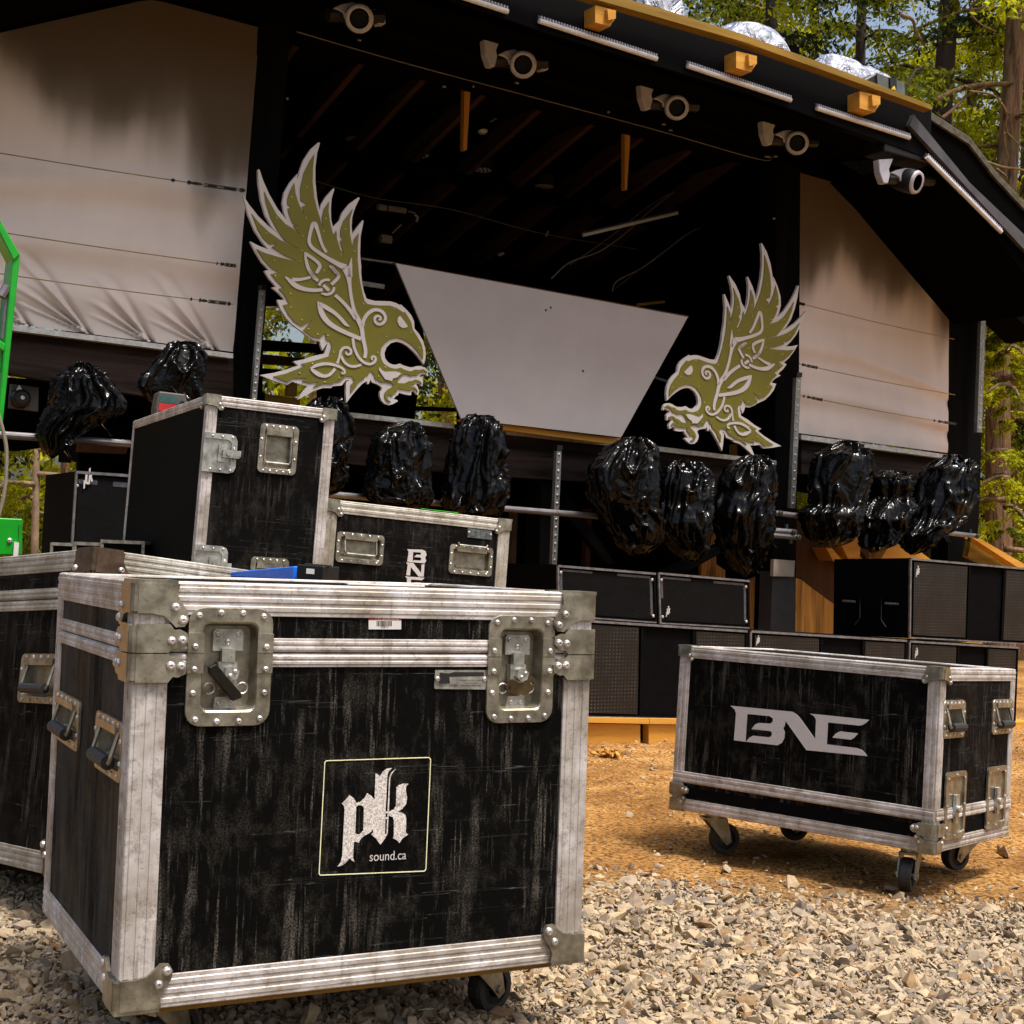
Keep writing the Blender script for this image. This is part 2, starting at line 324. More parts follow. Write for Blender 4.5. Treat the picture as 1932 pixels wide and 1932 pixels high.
def caster(root, fr, x, y, z0, turn=0., r=.05):
    """swivel caster from the case underside z0 down to the ground"""
    zg = -fr.w((x, y, 0))[2]+.002; r = min(r, (z0-zg)*.4)
    ca, sa = math.cos(turn), math.sin(turn)
    T = Fr(fr.w((x, y, 0)), ca*fr.B[0]+sa*fr.B[1], -sa*fr.B[0]+ca*fr.B[1], fr.B[2])
    m = MB(T); m.box(-.045, .045, -.04, .04, z0-.006, z0); m.tube([(0, 0, z0-.006), (0, 0, z0-.02)], .028, 14)
    for s in (-1, 1):
        m.prism([(-.040, z0-.018), (.034, z0-.018), (.046, zg+r+.02), (.052, zg+r-.008), (.036, zg+r-.018), (.016, zg+r+.004)], s*.024-.0025, s*.024+.0025); 
    m.box(-.04, .034, -.024, .024, z0-.024, z0-.018); m.tube([(.036, -.031, zg+r), (.036, .031, zg+r)], .008, 8)
    c = sub(m.build('caster', M['steel'], root), root)
    wv = MB(T); n = 24; prof = [(r*.35, -.014), (r*.62, -.010), (r*.66, -.017), (r*.93, -.017), (r, -.010), (r, .010), (r*.93, .017), (r*.66, .017), (r*.62, .010), (r*.35, .014)]
    vs = [(.036+q*math.cos(2*math.pi*k/n), y_, zg+r+q*math.sin(2*math.pi*k/n)) for k in range(n) for q, y_ in prof]; kk = len(prof)
    wv.add(vs, [(k*kk+i, k*kk+i+1, ((k+1) % n)*kk+i+1, ((k+1) % n)*kk+i) for k in range(n) for i in range(kk-1)]); wv.build('wheel', M['rubber'], c, smooth=False)
class Case:
    def __init__(s, name, label, fr, W, D, H, seams=(), ew=.05, nr=3, panel='panel', pside=None, holes_f=(), holes_l=(), holes_r=(), group=None, side='alu', corner='steel', csc=1., skip_corner=(), base_gap=None):
        s.fr, s.W, s.D, s.H = fr, W, D, H
        s.root = thing(name, label, 'road case', fr, (0, 0, 0), group)
        X, Y, Z = np.eye(3)
        s.front = Face((0, 0, 0), X, Z, -Y, W, H); s.left = Face((0, D, 0), -Y, Z, -X, D, H); s.right = Face((W, 0, 0), Y, Z, X, D, H)
        r = s.root
        for nm, fc, hl, pm in (('front_panel', s.front, holes_f, panel), ('side_panel', s.left, holes_l, pside or panel), ('side_panel', s.right, holes_r, pside or panel)):
            m = facemb(fr, fc); panel_holes(m, float(fc.w), float(fc.h), hl); m.build(nm, M[pm], r)
        m = MB(fr); m.add([(0, D, 0), (W, D, 0), (W, D, H), (0, D, H)], [(0, 1, 2, 3)]); m.build('back_panel', M[panel], r)
        m = MB(fr); m.add([(0, 0, H), (W, 0, H), (W, D, H), (0, D, H)], [(0, 1, 2, 3)]); m.build('lid_panel', M[panel], r)
        m = MB(fr); m.add([(0, 0, 0), (W, 0, 0), (W, D, 0), (0, D, 0)], [(3, 2, 1, 0)]); m.build('base_panel', M['panel_dark'], r)
        e = MB(fr)
        for z, nz in ((0, -Z), (H, Z)):
            for p0, p1, nn in (((0, 0, z), (W, 0, z), -Y), ((W, 0, z), (W, D, z), X), ((W, D, z), (0, D, z), Y), ((0, D, z), (0, 0, z), -X)):
                extr(e, p0, p1, nn, nz, ew*.92, nr)
        for x, y, n1, n2 in ((0, 0, -Y, -X), (W, 0, -Y, X), (W, D, Y, X), (0, D, Y, -X)):
            extr(e, (x, y, ew*.9), (x, y, H-ew*.9), n1, n2, ew, nr, ew*.9)
        for zs, ws in seams:
            for p0, p1, nn in (((.03, 0, zs), (W-.03, 0, zs), -Y), ((W, .03, zs), (W, D-.03, zs), X), ((0, D-.03, zs), (0, .03, zs), -X)):
                p0, p1 = np.array(p0, float), np.array(p1, float); runs = [(p0, p1)]
                if abs(nn[1]+1) < .1:
                    cuts = sorted((q_[0]-.016, q_[1]+.016) for q_ in holes_f if q_[2] < zs < q_[3]); xs_ = [p0[0]]+[v for cc in cuts for v in cc]+[p1[0]]
                    runs = [(np.array([xs_[i], 0, zs]), np.array([xs_[i+1], 0, zs])) for i in range(0, len(xs_), 2)]
                for r0, r1 in runs: flatstrip(e, r0, r1, -Z, nn, ws, 2, .0042); flatstrip(e, r0+Z*.0018, r1+Z*.0018, Z, nn, ws, 2, .0042)
        e.build('edge_extrusion', M[side], r)
        rv = [(.060, .038), (.073, .058)]
        for ix, iz in ((0, 0), (1, 0), (0, 1), (1, 1)):
            if (ix, iz) in skip_corner: continue
            b = MB(fr)
            plate(b, CORNER, (ix*W, -.0045, iz*H), X*(1-2*ix), Z*(1-2*iz), -Y, sc=csc, riv=rv)
            plate(b, CORNER, (-.0045 if ix == 0 else W+.0045, 0, iz*H), Y, Z*(1-2*iz), X*(2*ix-1), sc=csc, riv=rv)
            k = .064*csc; zz = iz*H; dz = .004 if iz else -.004
            b.box(*sorted((ix*W-(.008 if not ix else -.008), ix*W+(k if not ix else -k))), -.0085, k, *sorted((zz+dz*1.6, zz-dz*.2)))
            for (px_, q_) in ((ix*W, 0),):
                b.tube([(px_+(.0 if ix else 0), -.0, zz-(1 if iz else -1)*.0), (px_, -.0, zz-(1 if iz else -1)*.045*csc)], .010, 10)
            b.build('corner_bracket', [M[corner], M['rivet']], r)
        for zs, ws in seams:
            for ix in (0, 1):
                for up in (1, -1):
                    b = MB(fr); q = [(.056, .019), (.073, .020)]
                    plate(b, SEAM, (ix*W, -.006, zs+up*.001), X*(1-2*ix), Z*up, -Y, sc=csc, riv=q); plate(b, SEAM, (-.006 if ix == 0 else W+.006, 0, zs+up*.001), Y, Z*up, X*(2*ix-1), sc=csc, riv=q)
                    b.tube([(ix*W, 0, zs+up*.001), (ix*W, 0, zs+up*.044*csc)], .011, 10)
                    b.build('seam_bracket', [M[corner], M['rivet']], r)
    def px(s, face, u, v):
        """pixel -> (a, b) on a face"""
        n = face.n@s.fr.B; o = s.fr.w(face.o); P = hit(u, v, o, n)-o
        return float(P@(face.u@s.fr.B)), float(P@(face.v@s.fr.B))
    def decal(s, face, loops, name, mat, off=.0012, holes=()):
        m = facemb(s.fr, face)
        for i, l in enumerate(loops):
            h = [[s.px(face, *p) for p in hh] for k, hh in holes if k == i]
            m.prism([s.px(face, *p) for p in l], .0002, off, holes=h)
        return m.build(name, mat, s.root)
def rotfr(o, yaw, rx, ry):
    cz, sz = math.cos(yaw), math.sin(yaw); cx, sx = math.cos(rx), math.sin(rx); cy, sy = math.cos(ry), math.sin(ry)
    Z = np.array([[cz, -sz, 0], [sz, cz, 0], [0, 0, 1]]); X = np.array([[1, 0, 0], [0, cx, -sx], [0, sx, cx]]); Y = np.array([[cy, 0, sy], [0, 1, 0], [-sy, 0, cy]])
    Q = Z@X@Y; return Fr(o, Q[:, 0], Q[:, 1], Q[:, 2])
def text_mb(mb, txt, p0, p1, z_th=.001, font=None, squeeze=None):
    """text outline fitted between p0 (left baseline) and p1 (right baseline) in (a, out, b) coordinates"""
    cu = bpy.data.curves.new('t', 'FONT'); cu.body = txt; cu.resolution_u = 3; ob = bpy.data.objects.new('t', cu); COL.objects.link(ob)
    bpy.context.view_layer.update(); me = ob.evaluated_get(bpy.context.evaluated_depsgraph_get()).to_mesh()
    V = np.array([v.co[:] for v in me.vertices]); F = [tuple(p.vertices) for p in me.polygons]
    ob.to_mesh_clear(); bpy.data.objects.remove(ob); bpy.data.curves.remove(cu)
    x0, x1 = V[:, 0].min(), V[:, 0].max(); p0 = np.array(p0); p1 = np.array(p1); k = np.linalg.norm(p1-p0)/(x1-x0); d = nrm(p1-p0); up = np.array([-d[1], d[0]])
    q = [p0+d*((v[0]-x0)*k)+up*(v[1]*k*(squeeze or 1)) for v in V]
    return mb.add([(a[0], z_th, a[1]) for a in q], F)
# ======== the five road cases ========
CF = rotfr((-.5945, 2.2369, .1388), .4866, -.0039, -.0025)
tmp = Case.__new__(Case); tmp.fr = CF; X3 = np.eye(3)
W1, D1, H1 = .8515, .6813, .68
_f = Face((0, 0, 0), X3[0], X3[2], -X3[1], W1, H1); _l = Face((0, D1, 0), -X3[1], X3[2], -X3[0], D1, H1)
q = lambda f, u, v: Case.px(tmp, f, u, v)
l1a, l1b = q(_f, 356, 1145), q(_f, 506, 1368); l2a, l2b = q(_f, 921, 1160), q(_f, 1039, 1362)
zs = (q(_f, 620, 1246)[1]+q(_f, 900, 1246)[1])/2+.0
def cen(a, b): return (a[0]+b[0])/2, (a[1]+b[1])/2, b[0]-a[0], a[1]-b[1]
L1 = cen(l1a, l1b); L2 = cen(l2a, l2b); zs = L1[1]+.0225; 
h1 = cen(q(_l, 110, 1300), q(_l, 150, 1420)); h2 = cen(q(_l, 187, 1338), q(_l, 232, 1480))
def hole(L, k): return (L[0]-L[2]/2+k, L[0]+L[2]/2-k, L[1]-L[3]/2+k, L[1]+L[3]/2-k)
c1 = Case('flight_case', 'big foreground road case, rain-streaked black front with a white logo and two recessed latches', CF, W1, D1, H1,
          seams=((zs, .0235),), ew=.055, pside='panel_side', holes_f=(hole(L1, .02), hole(L2, .02)), holes_l=(hole(h1, .013), hole(h2, .013)))
latch(c1.root, CF, c1.front, L1[0], L1[1], L1[2], L1[3], 'bar'); latch(c1.root, CF, c1.front, L2[0], L2[1], L2[2], L2[3], 'wing')
handle(c1.root, CF, c1.left, h1[0], h1[1], h1[2], h1[3]); handle(c1.root, CF, c1.left, h2[0], h2[1], h2[2], h2[3])
K = crop(1180, 2820, 460)
fr_o = K([(190, 130), (1790, 78), (1815, 90), (1830, 115), (1755, 1835), (1745, 1865), (1725, 1882), (90, 1945), (70, 1935), (60, 1910), (150, 165), (165, 140)])
fr_i = K([(195, 143), (1785, 92), (1803, 100), (1816, 120), (1742, 1830), (1735, 1855), (1720, 1868), (95, 1932), (82, 1922), (74, 1905), (163, 170), (175, 150)])
lg = sub(c1.decal(c1.front, [fr_o], 'logo_frame', M['cream'], holes=((0, fr_i),)), c1.root)
pkp = K([(425, 810), (465, 775), (550, 675), (615, 730), (655, 800), (720, 785), (785, 720), (822, 648), (880, 680), (940, 745), (955, 330), (1030, 380), (1075, 305), (1130, 265), (1215, 250), (1165, 300), (1143, 350), (1112, 935), (1143, 935), (1170, 400), (1195, 335), (1270, 265), (1210, 350), (1185, 430), (1165, 940), (1240, 905), (1275, 850), (1285, 560), (1320, 520), (1400, 497), (1475, 500), (1435, 545), (1432, 600), (1452, 720), (1435, 820), (1380, 890), (1300, 945), (1370, 950), (1425, 990), (1440, 1060), (1432, 1250), (1440, 1280), (1472, 1295), (1380, 1360), (1332, 1432), (1290, 1385), (1230, 1355), (1243, 1310), (1245, 1080), (1225, 1020), (1160, 1000), (1145, 1290), (1090, 1380), (1032, 1458), (960, 1360), (888, 1298), (915, 1270), (918, 1205), (880, 1260), (760, 1330), (715, 1375), (690, 1430), (640, 1410), (615, 1420), (600, 1660), (625, 1730), (590, 1715), (553, 1670), (480, 1750), (430, 1785), (357, 1803), (405, 1740), (430, 1640), (468, 900), (455, 840)])
pkh = K([(650, 870), (670, 845), (705, 835), (745, 842), (772, 880), (763, 1240), (700, 1300), (660, 1295), (635, 1265)])
sl1 = K([(1112, 962), (1141, 960), (1139, 1025), (1110, 1028)]); sl2 = K([(1109, 1058), (1137, 1055), (1128, 1285), (1103, 1302)])
c1.decal(c1.front, [pkp], 'logo_letters', M['speck'], holes=((0, pkh), (0, sl1), (0, sl2)))
m = facemb(CF, c1.front); text_mb(m, 'sound.ca', c1.px(c1.front, *K([(860, 1718)])[0]), c1.px(c1.front, *K([(1435, 1685)])[0]), .0012, squeeze=1.15); m.build('logo_web_address', M['white'], c1.root)
# barcode sticker
K2 = crop(1280, 1280, 1280)
m = facemb(CF, c1.front); pp = lambda a, b: c1.px(c1.front, *K2([(a, b)])[0])
m.prism([pp(153, 1578), pp(337, 1580), pp(337, 1630), pp(153, 1630)], .0002, .0015); m.cur = 1; m.prism([pp(153, 1555), pp(337, 1558), pp(337, 1580), pp(153, 1578)], .0002, .0015)
m.cur = 2; random.seed(3); x = 198
while x < 285: wd = random.choice((2, 3, 4)); m.prism([pp(x, 1582), pp(x+wd, 1582), pp(x+wd, 1612), pp(x, 1612)], .0015, .0019); x += wd+random.choice((2, 3, 4))
m.cur = 0; text_mb(m, 'PK Sound.ca', pp(192, 1575), pp(322, 1577), .0019); m.cur = 2; text_mb(m, '10471', pp(222, 1624), pp(262, 1624), .0019)
M['sticker'] = flat('sticker_white', (.62, .6, .58), .4, var=.08); M['red'] = flat('sticker_red', (.42, .02, .02), .4, var=.1); M['ink'] = flat('print_black', (.01, .01, .01), .5)
m.build('barcode_sticker', [M['sticker'], M['red'], M['ink']], c1.root)
# maker's plate
m = facemb(CF, c1.front); K3 = crop(1600, 2260, 640); pp = lambda a, b: c1.px(c1.front, *K3([(a, b)])[0])
m.prism([pp(92, 762), pp(677, 762), pp(668, 970), pp(660, 982), pp(90, 975), pp(80, 960)], 0, .002); m.cur = 2; m.prism([pp(145, 790), pp(250, 800), pp(300, 785), pp(640, 785), pp(640, 830), pp(250, 840), pp(260, 915), pp(135, 918)], .002, .0023)
for t_, a, b in (('MULTI-CAISSES', (132, 945), (340, 945)), ('www.multi-caisses.com', (378, 945), (605, 945)), ('390 FORTIN, VERCHERES, CANADA', (370, 885), (615, 885)), ('(514) 327-0544', (440, 915), (560, 915))): text_mb(m, t_, pp(*a), pp(*b), .0024)
m.cur = 1
for a, b in ((115, 865), (648, 865)): v_ = pp(a, b); m.dome((v_[0], .002, v_[1]), (0, 1, 0), .0055, .0035)
m.build('maker_plate', [M['steel_b'], M['rivet'], M['ink']], c1.root)
for x, y, t in ((.10, .12, .6), (W1-.13, .16, .35), (.12, D1-.12, 0), (W1-.12, D1-.12, 2)): caster(c1.root, CF, x, y, -.018, t)
m = MB(CF); m.box(.03, W1-.03, .03, D1-.03, -.02, -.004); m.build('base_board', mk_wood('weathered_base_board', (.16, .08, .015), (.30, .17, .04), 0), c1.root)

# --- BNE case, right ---
BF = rotfr((.5344, 4.3561, .14), -.6884, -.0383, .0066); W2, D2, H2 = .8412, .5706, .4993
tmp.fr = BF; _f = Face((0, 0, 0), X3[0], X3[2], -X3[1], W2, H2); _r = Face((W2, 0, 0), X3[1], X3[2], X3[0], D2, H2)
zb = sum(q(_f, u, v)[1] for u, v in ((1290, 1478), (1740, 1547)))/2
K9 = crop(2560, 2560, 1280)
def cr(a, b): return cen(q(_r, *K9([a])[0]), q(_r, *K9([b])[0]))
ha, hb = cr((1472, 100), (1585, 308)), cr((1752, 95), (1855, 285)); la, lb = cr((1478, 508), (1575, 868)), cr((1715, 478), (1805, 808))
c2 = Case('flight_case', 'low black road case on casters at the right, white BNE lettering across it', BF, W2, D2, H2, ew=.036, nr=2, pside='panel2', csc=.62,
          holes_r=tuple(hole(h, .012) for h in (ha, hb)), group=None)
for h in (ha, hb): handle(c2.root, BF, c2.right, h[0], h[1], h[2], h[3])
for h in (la, lb):
    m = facemb(BF, c2.right); o_ = rrect(h[2], h[3], .014); i_ = rrect(h[2]-.03, h[3]-.03, .006)
    m.prism([(h[0]+a, h[1]+b) for a, b in o_], .004, .010, holes=[[(h[0]+a, h[1]+b) for a, b in i_]]); m.prism([(h[0]+a, h[1]+b) for a, b in i_], .002, .0045); m.cur = 1
    for a, b in ((-.4, .4), (.4, .4), (-.4, -.4), (.4, -.4), (-.42, 0), (.42, 0), (0, .45), (0, -.45)): m.dome((h[0]+a*h[2], .010, h[1]+b*h[3]), (0, 1, 0), .004, .003, 7)
    L = sub(m.build('latch', [M['steel'], M['rivet']], c2.root), c2.root)
    g = facemb(BF, c2.right); g.prism([(h[0]-.012, h[1]+.03), (h[0]+.012, h[1]+.03), (h[0]+.014, h[1]-.02), (h[0]+.006, h[1]-.05), (h[0]-.006, h[1]-.05), (h[0]-.014, h[1]-.02)], .006, .016)
    g.tube([(h[0], .016, h[1]-.01), (h[0], .024, h[1]-.01)], .010, 8); g.build('butterfly_handle', M['steel_b'], L, bevel=.001)
# lower tray band: extrusion at the body foot, dark gap, then the tray extrusion
m = MB(BF)
for p0, p1, nn in (((.0, 0, zb), (W2, 0, zb), (0, -1, 0)), ((W2, 0, zb), (W2, D2, zb), (1, 0, 0))):
    flatstrip(m, np.array(p0)+np.array([0, 0, .0]), np.array(p1), (0, 0, 1), nn, .035, 2, .006)
m.build('body_foot_extrusion', M['alu'], c2.root)
m = MB(BF); m.box(-.001, W2+.001, -.0012, D2, .038, zb-.012); m.build('tray_recess', M['panel_dark'], c2.root)
for ix in (0, 1):
    b = MB(BF); plate(b, SEAM, (ix*W2, -.008, zb-.004), X3[0]*(1-2*ix), -X3[2], -X3[1], sc=.75, riv=[(.056, .019), (.073, .020)]); plate(b, SEAM, (W2*ix+(.008 if ix else -.008), 0, zb-.004), X3[1], -X3[2], X3[0]*(2*ix-1), sc=.75, riv=[(.073, .020)]); b.tube([(ix*W2, 0, zb-.004), (ix*W2, 0, zb-.04)], .010, 8); b.build('seam_bracket', [M['steel'], M['rivet']], c2.root)
KB = crop(2720, 2600, 560)
B1 = KB([(68, 160), (870, 238), (930, 275), (975, 325), (1165, 590), (1175, 340), (1150, 295), (1095, 262), (1865, 342), (1820, 385), (1775, 410), (1740, 418), (1330, 376), (1315, 660), (1700, 708), (1770, 730), (1810, 770), (1838, 812), (1050, 735), (780, 355), (770, 420), (752, 452), (772, 500), (765, 580), (735, 640), (675, 672), (270, 626), (310, 575), (360, 548), (560, 568), (592, 560), (605, 530), (600, 495), (570, 487), (340, 462), (390, 400), (440, 382), (580, 393), (615, 370), (618, 325), (575, 295), (287, 267), (262, 626), (113, 607), (140, 260), (125, 210)])
B2 = KB([(1387, 572), (1430, 520), (1490, 492), (1720, 518), (1670, 575), (1625, 600)])
c2.decal(c2.front, [B1, B2], 'logo_letters', M['white'])
for u, v, t in ((.10, .09, .9), (W2-.10, .09, -1.35), (.14, D2-.1, .8), (W2-.10, D2-.08, -2.0)): caster(c2.root, BF, u, v, -.004, t, .048)

# --- tall case ---
k = .808; TF = rotfr((-1.2711*k, 5.4544*k, .15), .4395, .0134, .035); WT, DT, HT = .42, 1.32, 1.225
tmp.fr = TF; _f = Face((0, 0, 0), X3[0], X3[2], -X3[1], WT, HT); K4 = crop(0, 1280, 1280)
def cf(a, b): return cen(q(_f, *K4([a])[0]), q(_f, *K4([b])[0]))
th1 = cf((1475, 460), (1670, 762)); th2 = cf((1420, 1216), (1615, 1500)); tl1 = cf((1118, 508), (1325, 752)); tl2 = cf((1065, 1145), (1270, 1390))
c3 = Case('flight_case', 'tall narrow road case rising behind the foreground case, steel catches down its left edge', TF, WT, DT, HT, ew=.033, nr=2, panel='panel2', pside='panel_dark', csc=.62, holes_f=(hole(th1, .012), hole(th2, .012)))
handle(c3.root, TF, c3.front, th1[0], th1[1], th1[2], th1[3], 'flat', 'steel'); handle(c3.root, TF, c3.front, th2[0], th2[1], th2[2], th2[3], 'flat', 'steel')
for tl in (tl1, tl2):
    m = facemb(TF, c3.front); a0, a1, b0, b1 = -.004, tl[0]+tl[2]/2, tl[1]-tl[3]/2, tl[1]+tl[3]/2
    o_ = [(a0, b0), (a1-.02, b0), (a1-.006, b0+.006), (a1, b0+.02), (a1, b1-.02), (a1-.006, b1-.006), (a1-.02, b1), (a0, b1)]; i_ = [(a0+.003, b0+.018), (a1-.028, b0+.018), (a1-.018, b0+.028), (a1-.018, b1-.028), (a1-.028, b1-.018), (a0+.003, b1-.018)]
    m.prism(o_, .004, .011, holes=[i_]); m.prism(i_, .001, .005); m.cur = 1
    for t_ in (.25, .55, .85): 
        for b_ in (b0+.009, b1-.009): m.dome((a0+(a1-a0)*t_, .011, b_), (0, 1, 0), .004, .003, 7)
    for b_ in (.35, .65): m.dome((a1-.009, .011, b0+(b1-b0)*b_), (0, 1, 0), .004, .003, 7)
    L = sub(m.build('latch', [M['steel_b'], M['rivet']], c3.root), c3.root); g = facemb(TF, c3.front); cm = (b0+b1)/2; x = a1*.55
    g.box(x-.012, x+.012, .004, .012, cm-.028, cm+.028); g.prism([(x, cm-.013), (a1+.006, cm-.013), (a1+.012, cm-.006), (a1+.012, cm+.012), (x, cm+.012)], .013, .020); g.tube([(x+.02, .02, cm), (x+.02, .026, cm)], .008, 8); g.build('catch_lever', M['steel_b'], L)
m = facemb(TF, c3.left); a_, b_ = Case.px(c3, c3.left, 240, 892)
m.tube([(DT-.86, .004, HT*.55), (DT-.66, .010, HT*.55-.006), (DT-.50, .004, HT*.55-.02)], [.004, .012, .005], 8); m.build('side_catch', M['brownsteel'], c3.root)
for u, v in ((.07, .1), (WT-.07, .1), (.07, DT-.1), (WT-.07, DT-.1)): caster(c3.root, TF, u, v, -.004, .5)
# --- second BNE case ---
GF = rotfr((-.7405, 5.2392, .14), .5012, -.022, .0501); WG, DG, HG = .8, .6, .955
tmp.fr = GF; _f = Face((0, 0, 0), X3[0], X3[2], -X3[1], WG, HG)
def K5(pts): return [(1180*.503125+a*.1875, 1860*.503125+b*.1875) for a, b in pts]
def cg(a, b): return cen(q(_f, *K5([a])[0]), q(_f, *K5([b])[0]))
g1 = cg((225, 352), (678, 705)); g2 = cg((1360, 480), (1775, 815))
c4 = Case('flight_case', 'black road case with BNE letters stacked downwards between two steel handles', GF, WG, DG, HG, ew=.05, nr=2, panel='panel2', csc=.85, holes_f=(hole(g1, .016), hole(g2, .016)), side='alu_side')
handle(c4.root, GF, c4.front, g1[0], g1[1], g1[2], g1[3], 'down', 'steel'); handle(c4.root, GF, c4.front, g2[0], g2[1], g2[2], g2[3], 'up', 'steel')
BB = K5([(930, 535), (1080, 540), (1115, 555), (1125, 590), (1110, 625), (1122, 650), (1105, 678), (975, 665), (1000, 645), (1065, 650), (1072, 628), (1060, 618), (1000, 614), (1025, 590), (1065, 592), (1070, 570), (990, 563), (985, 668), (930, 660), (945, 560)])
NN = K5([(918, 668), (990, 672), (1070, 775), (1075, 690), (1105, 685), (1095, 812), (1045, 810), (965, 715), (960, 800), (920, 798), (935, 690)])
EE = K5([(908, 808), (1105, 822), (1080, 848), (970, 840), (962, 900), (958, 985), (1100, 1010), (920, 1000), (928, 830)]); E2 = K5([(980, 892), (1005, 868), (1068, 872), (1045, 895)])
c4.decal(c4.front, [BB, NN, EE, E2], 'logo_letters', M['white'])
m = facemb(GF, c4.front); pp = lambda a, b: c4.px(c4.front, *K5([(a, b)])[0]); m.prism([pp(1538, 322), pp(1782, 352), pp(1775, 440), pp(1535, 415)], .0, .003); m.cur = 1
for a, b in ((1552, 365), (1768, 390)): v_ = pp(a, b); m.dome((v_[0], .003, v_[1]), (0, 1, 0), .006, .003)
m.build('name_plate', [flat('dull_plate', (.10, .12, .12), .4, .4, sc=90, var=.7), M['rivet']], c4.root)
v_ = GF.px(*K5([(1150, 160)])[0]); m = MB(GF); random.seed(5)
for i in range(7): a = .40+i*.022; m.prism([(a, 0), (a+.03, random.uniform(-.004, .004)), (a+.02, .012), (a+.002, .012)], HG+.0075, HG+.0095, axes=(0, 1, 2))
M['limegreen'] = flat('lime_tape', (.05, .55, .02), .5, var=.1); m.build('green_tape', M['limegreen'], c4.root)
for u, v in ((.1, .1), (WG-.1, .1), (.1, DG-.1), (WG-.1, DG-.1)): caster(c4.root, GF, u, v, -.004, .3)
# --- left case: tilted slightly on the gravel ---
d1 = -ray(-1720, 1215); cpos = at_depth(180, 1037, 3.25)
e1 = ray(600, 1097); n_ = np.cross(ray(180, 1037), e1); d2 = nrm(np.cross(n_, d1)); d2 = d2 if d2[1] > 0 else -d2
zz = np.cross(d1, d2); zz = zz if zz[2] > 0 else -zz; WL, DL, HL = .95, .72, .745
LF = Fr(cpos-d1*WL-zz*HL, d1, d2, zz)
tmp.fr = LF; _f = Face((0, 0, 0), X3[0], X3[2], -X3[1], WL, HL); hl = cen(q(_f, *K4([(135, 1768)])[0]), q(_f, *crop(0, 2560, 1280)([(330, 125)])[0]))
zl = q(_f, 50, 1133)[1]
c5 = Case('flight_case', 'wide dark road case cut by the left edge, tilted behind the foreground case', LF, WL, DL, HL, seams=((zl, .026),), ew=.05, panel='panel', corner='rust', csc=1.1, side='alu_side', holes_f=(hole(hl, .014),))
handle(c5.root, LF, c5.front, hl[0], hl[1], hl[2], hl[3])
zlo = LF.w((0, 0, 0))[2]
for u, v in ((.1, .1), (WL-.1, .1), (.1, DL-.1), (WL-.1, DL-.1)):
    caster(c5.root, LF, u, v, -.02, .3)
m = MB(LF); m.box(.03, WL-.03, .03, DL-.03, -.02, -.004); m.build('base_board', M['panel_dark'], c5.root)
print('left case corner z', zlo, 'd2', d2, LF.w((WL, DL, 0)))
# ---------------- stage frame ----------------
AX = nrm(ray(5040, 1229)*[1, 1, 0]); NX = np.array([AX[1], -AX[0], 0])
P0 = at_depth(1000, 1100, 8.4); SF = Fr((P0[0], P0[1], 0), AX, NX)
def FS(u, v, off=0.): return SF.px(u, v, off)            # -> (s, off, z)
def slab(mb, pts, off, th, holes=()):
    L = [FS(u, v, off) for u, v in pts]; mb.prism([(p[0], p[2]) for p in L], off-th, off, holes=[[(FS(u, v, off)[0], FS(u, v, off)[2]) for u, v in h] for h in holes]); return mb
def sbar(mb, p0, p1, off, r, n=8): return mb.tube([FS(*p0, off), FS(*p1, off)], r, n)
SM = lambda: MB(SF)
def sthing(name, label, cat, pts, off, group=None):
    L = np.array([FS(u, v, off) for u, v in pts]); return thing(name, label, cat, SF, (L[:, 0].mean(), off, L[:, 2].min()), group)
M['pblack'] = mk_wood('black_painted_timber', (.0012, .0011, .0011), (.003, .0027, .0026), 2, 10, .9, .5, .03); M['weather'] = mk_wood('weathered_dark_board', (.006, .0045, .004), (.05, .036, .031), 0, 9, .85, .5, .04)
M['post'] = mk_wood('charcoal_post', (.0012, .0012, .0014), (.0055, .005, .005), 2, 8, .8, .4, .04); M['orange'] = mk_wood('fresh_cedar', (.40, .17, .025), (.58, .30, .06), 2, 9, .6); M['orangeh'] = mk_wood('fresh_cedar_rail', (.45, .20, .025), (.65, .34, .06), 0, 9, .6)
M['cedar'] = mk_wood('knotty_cedar', (.10, .03, .006), (.75, .38, .08), 2, 12, .6, .6); M['brown'] = mk_wood('stained_board', (.035, .013, .003), (.075, .030, .007), 2, 8, .7); M['metalstrip'] = flat('galvanised_strip', (.50, .50, .48), .4, .5, .3, 30)
M['yellowb'] = mk_wood('mossy_pine', (.14, .085, .010), (.34, .20, .030), 0, 10, .6)
# ---------------- ground ----------------
def gravelness(x, y):
    e = 3.75+.10*np.sin(x*2.1+1)+.06*np.sin(x*5.3)-.03*x
    return e-y
xs = np.unique(np.concatenate([np.linspace(-60, -4, 16), np.arange(-4, 5, .05), np.linspace(5, 70, 16)])); ys = np.unique(np.concatenate([np.linspace(-40, 0, 12), np.arange(0, 9, .05), np.linspace(9, 90, 18)]))
GX, GY = np.meshgrid(xs, ys); near = (GX > -4) & (GX < 5) & (GY > 0) & (GY < 9)
GZ = np.array([0. if not n else .016*noise.fractal(Vector((x*1.7, y*1.7, 3)), 1, 2, 4)+.012*noise.noise(Vector((x*9, y*9, 1)))-.004 for x, y, n in zip(GX.ravel(), GY.ravel(), near.ravel())])
nx = len(xs); ny = len(ys); F = [(j*nx+i, j*nx+i+1, (j+1)*nx+i+1, (j+1)*nx+i) for j in range(ny-1) for i in range(nx-1)]
t = NT('sand_and_grit'); co = t.co.outputs['Object']; a = t.noise(3, det=10, rough=.7); b = t.noise(70, det=6, rough=.7); c = t.noise(14, det=6)
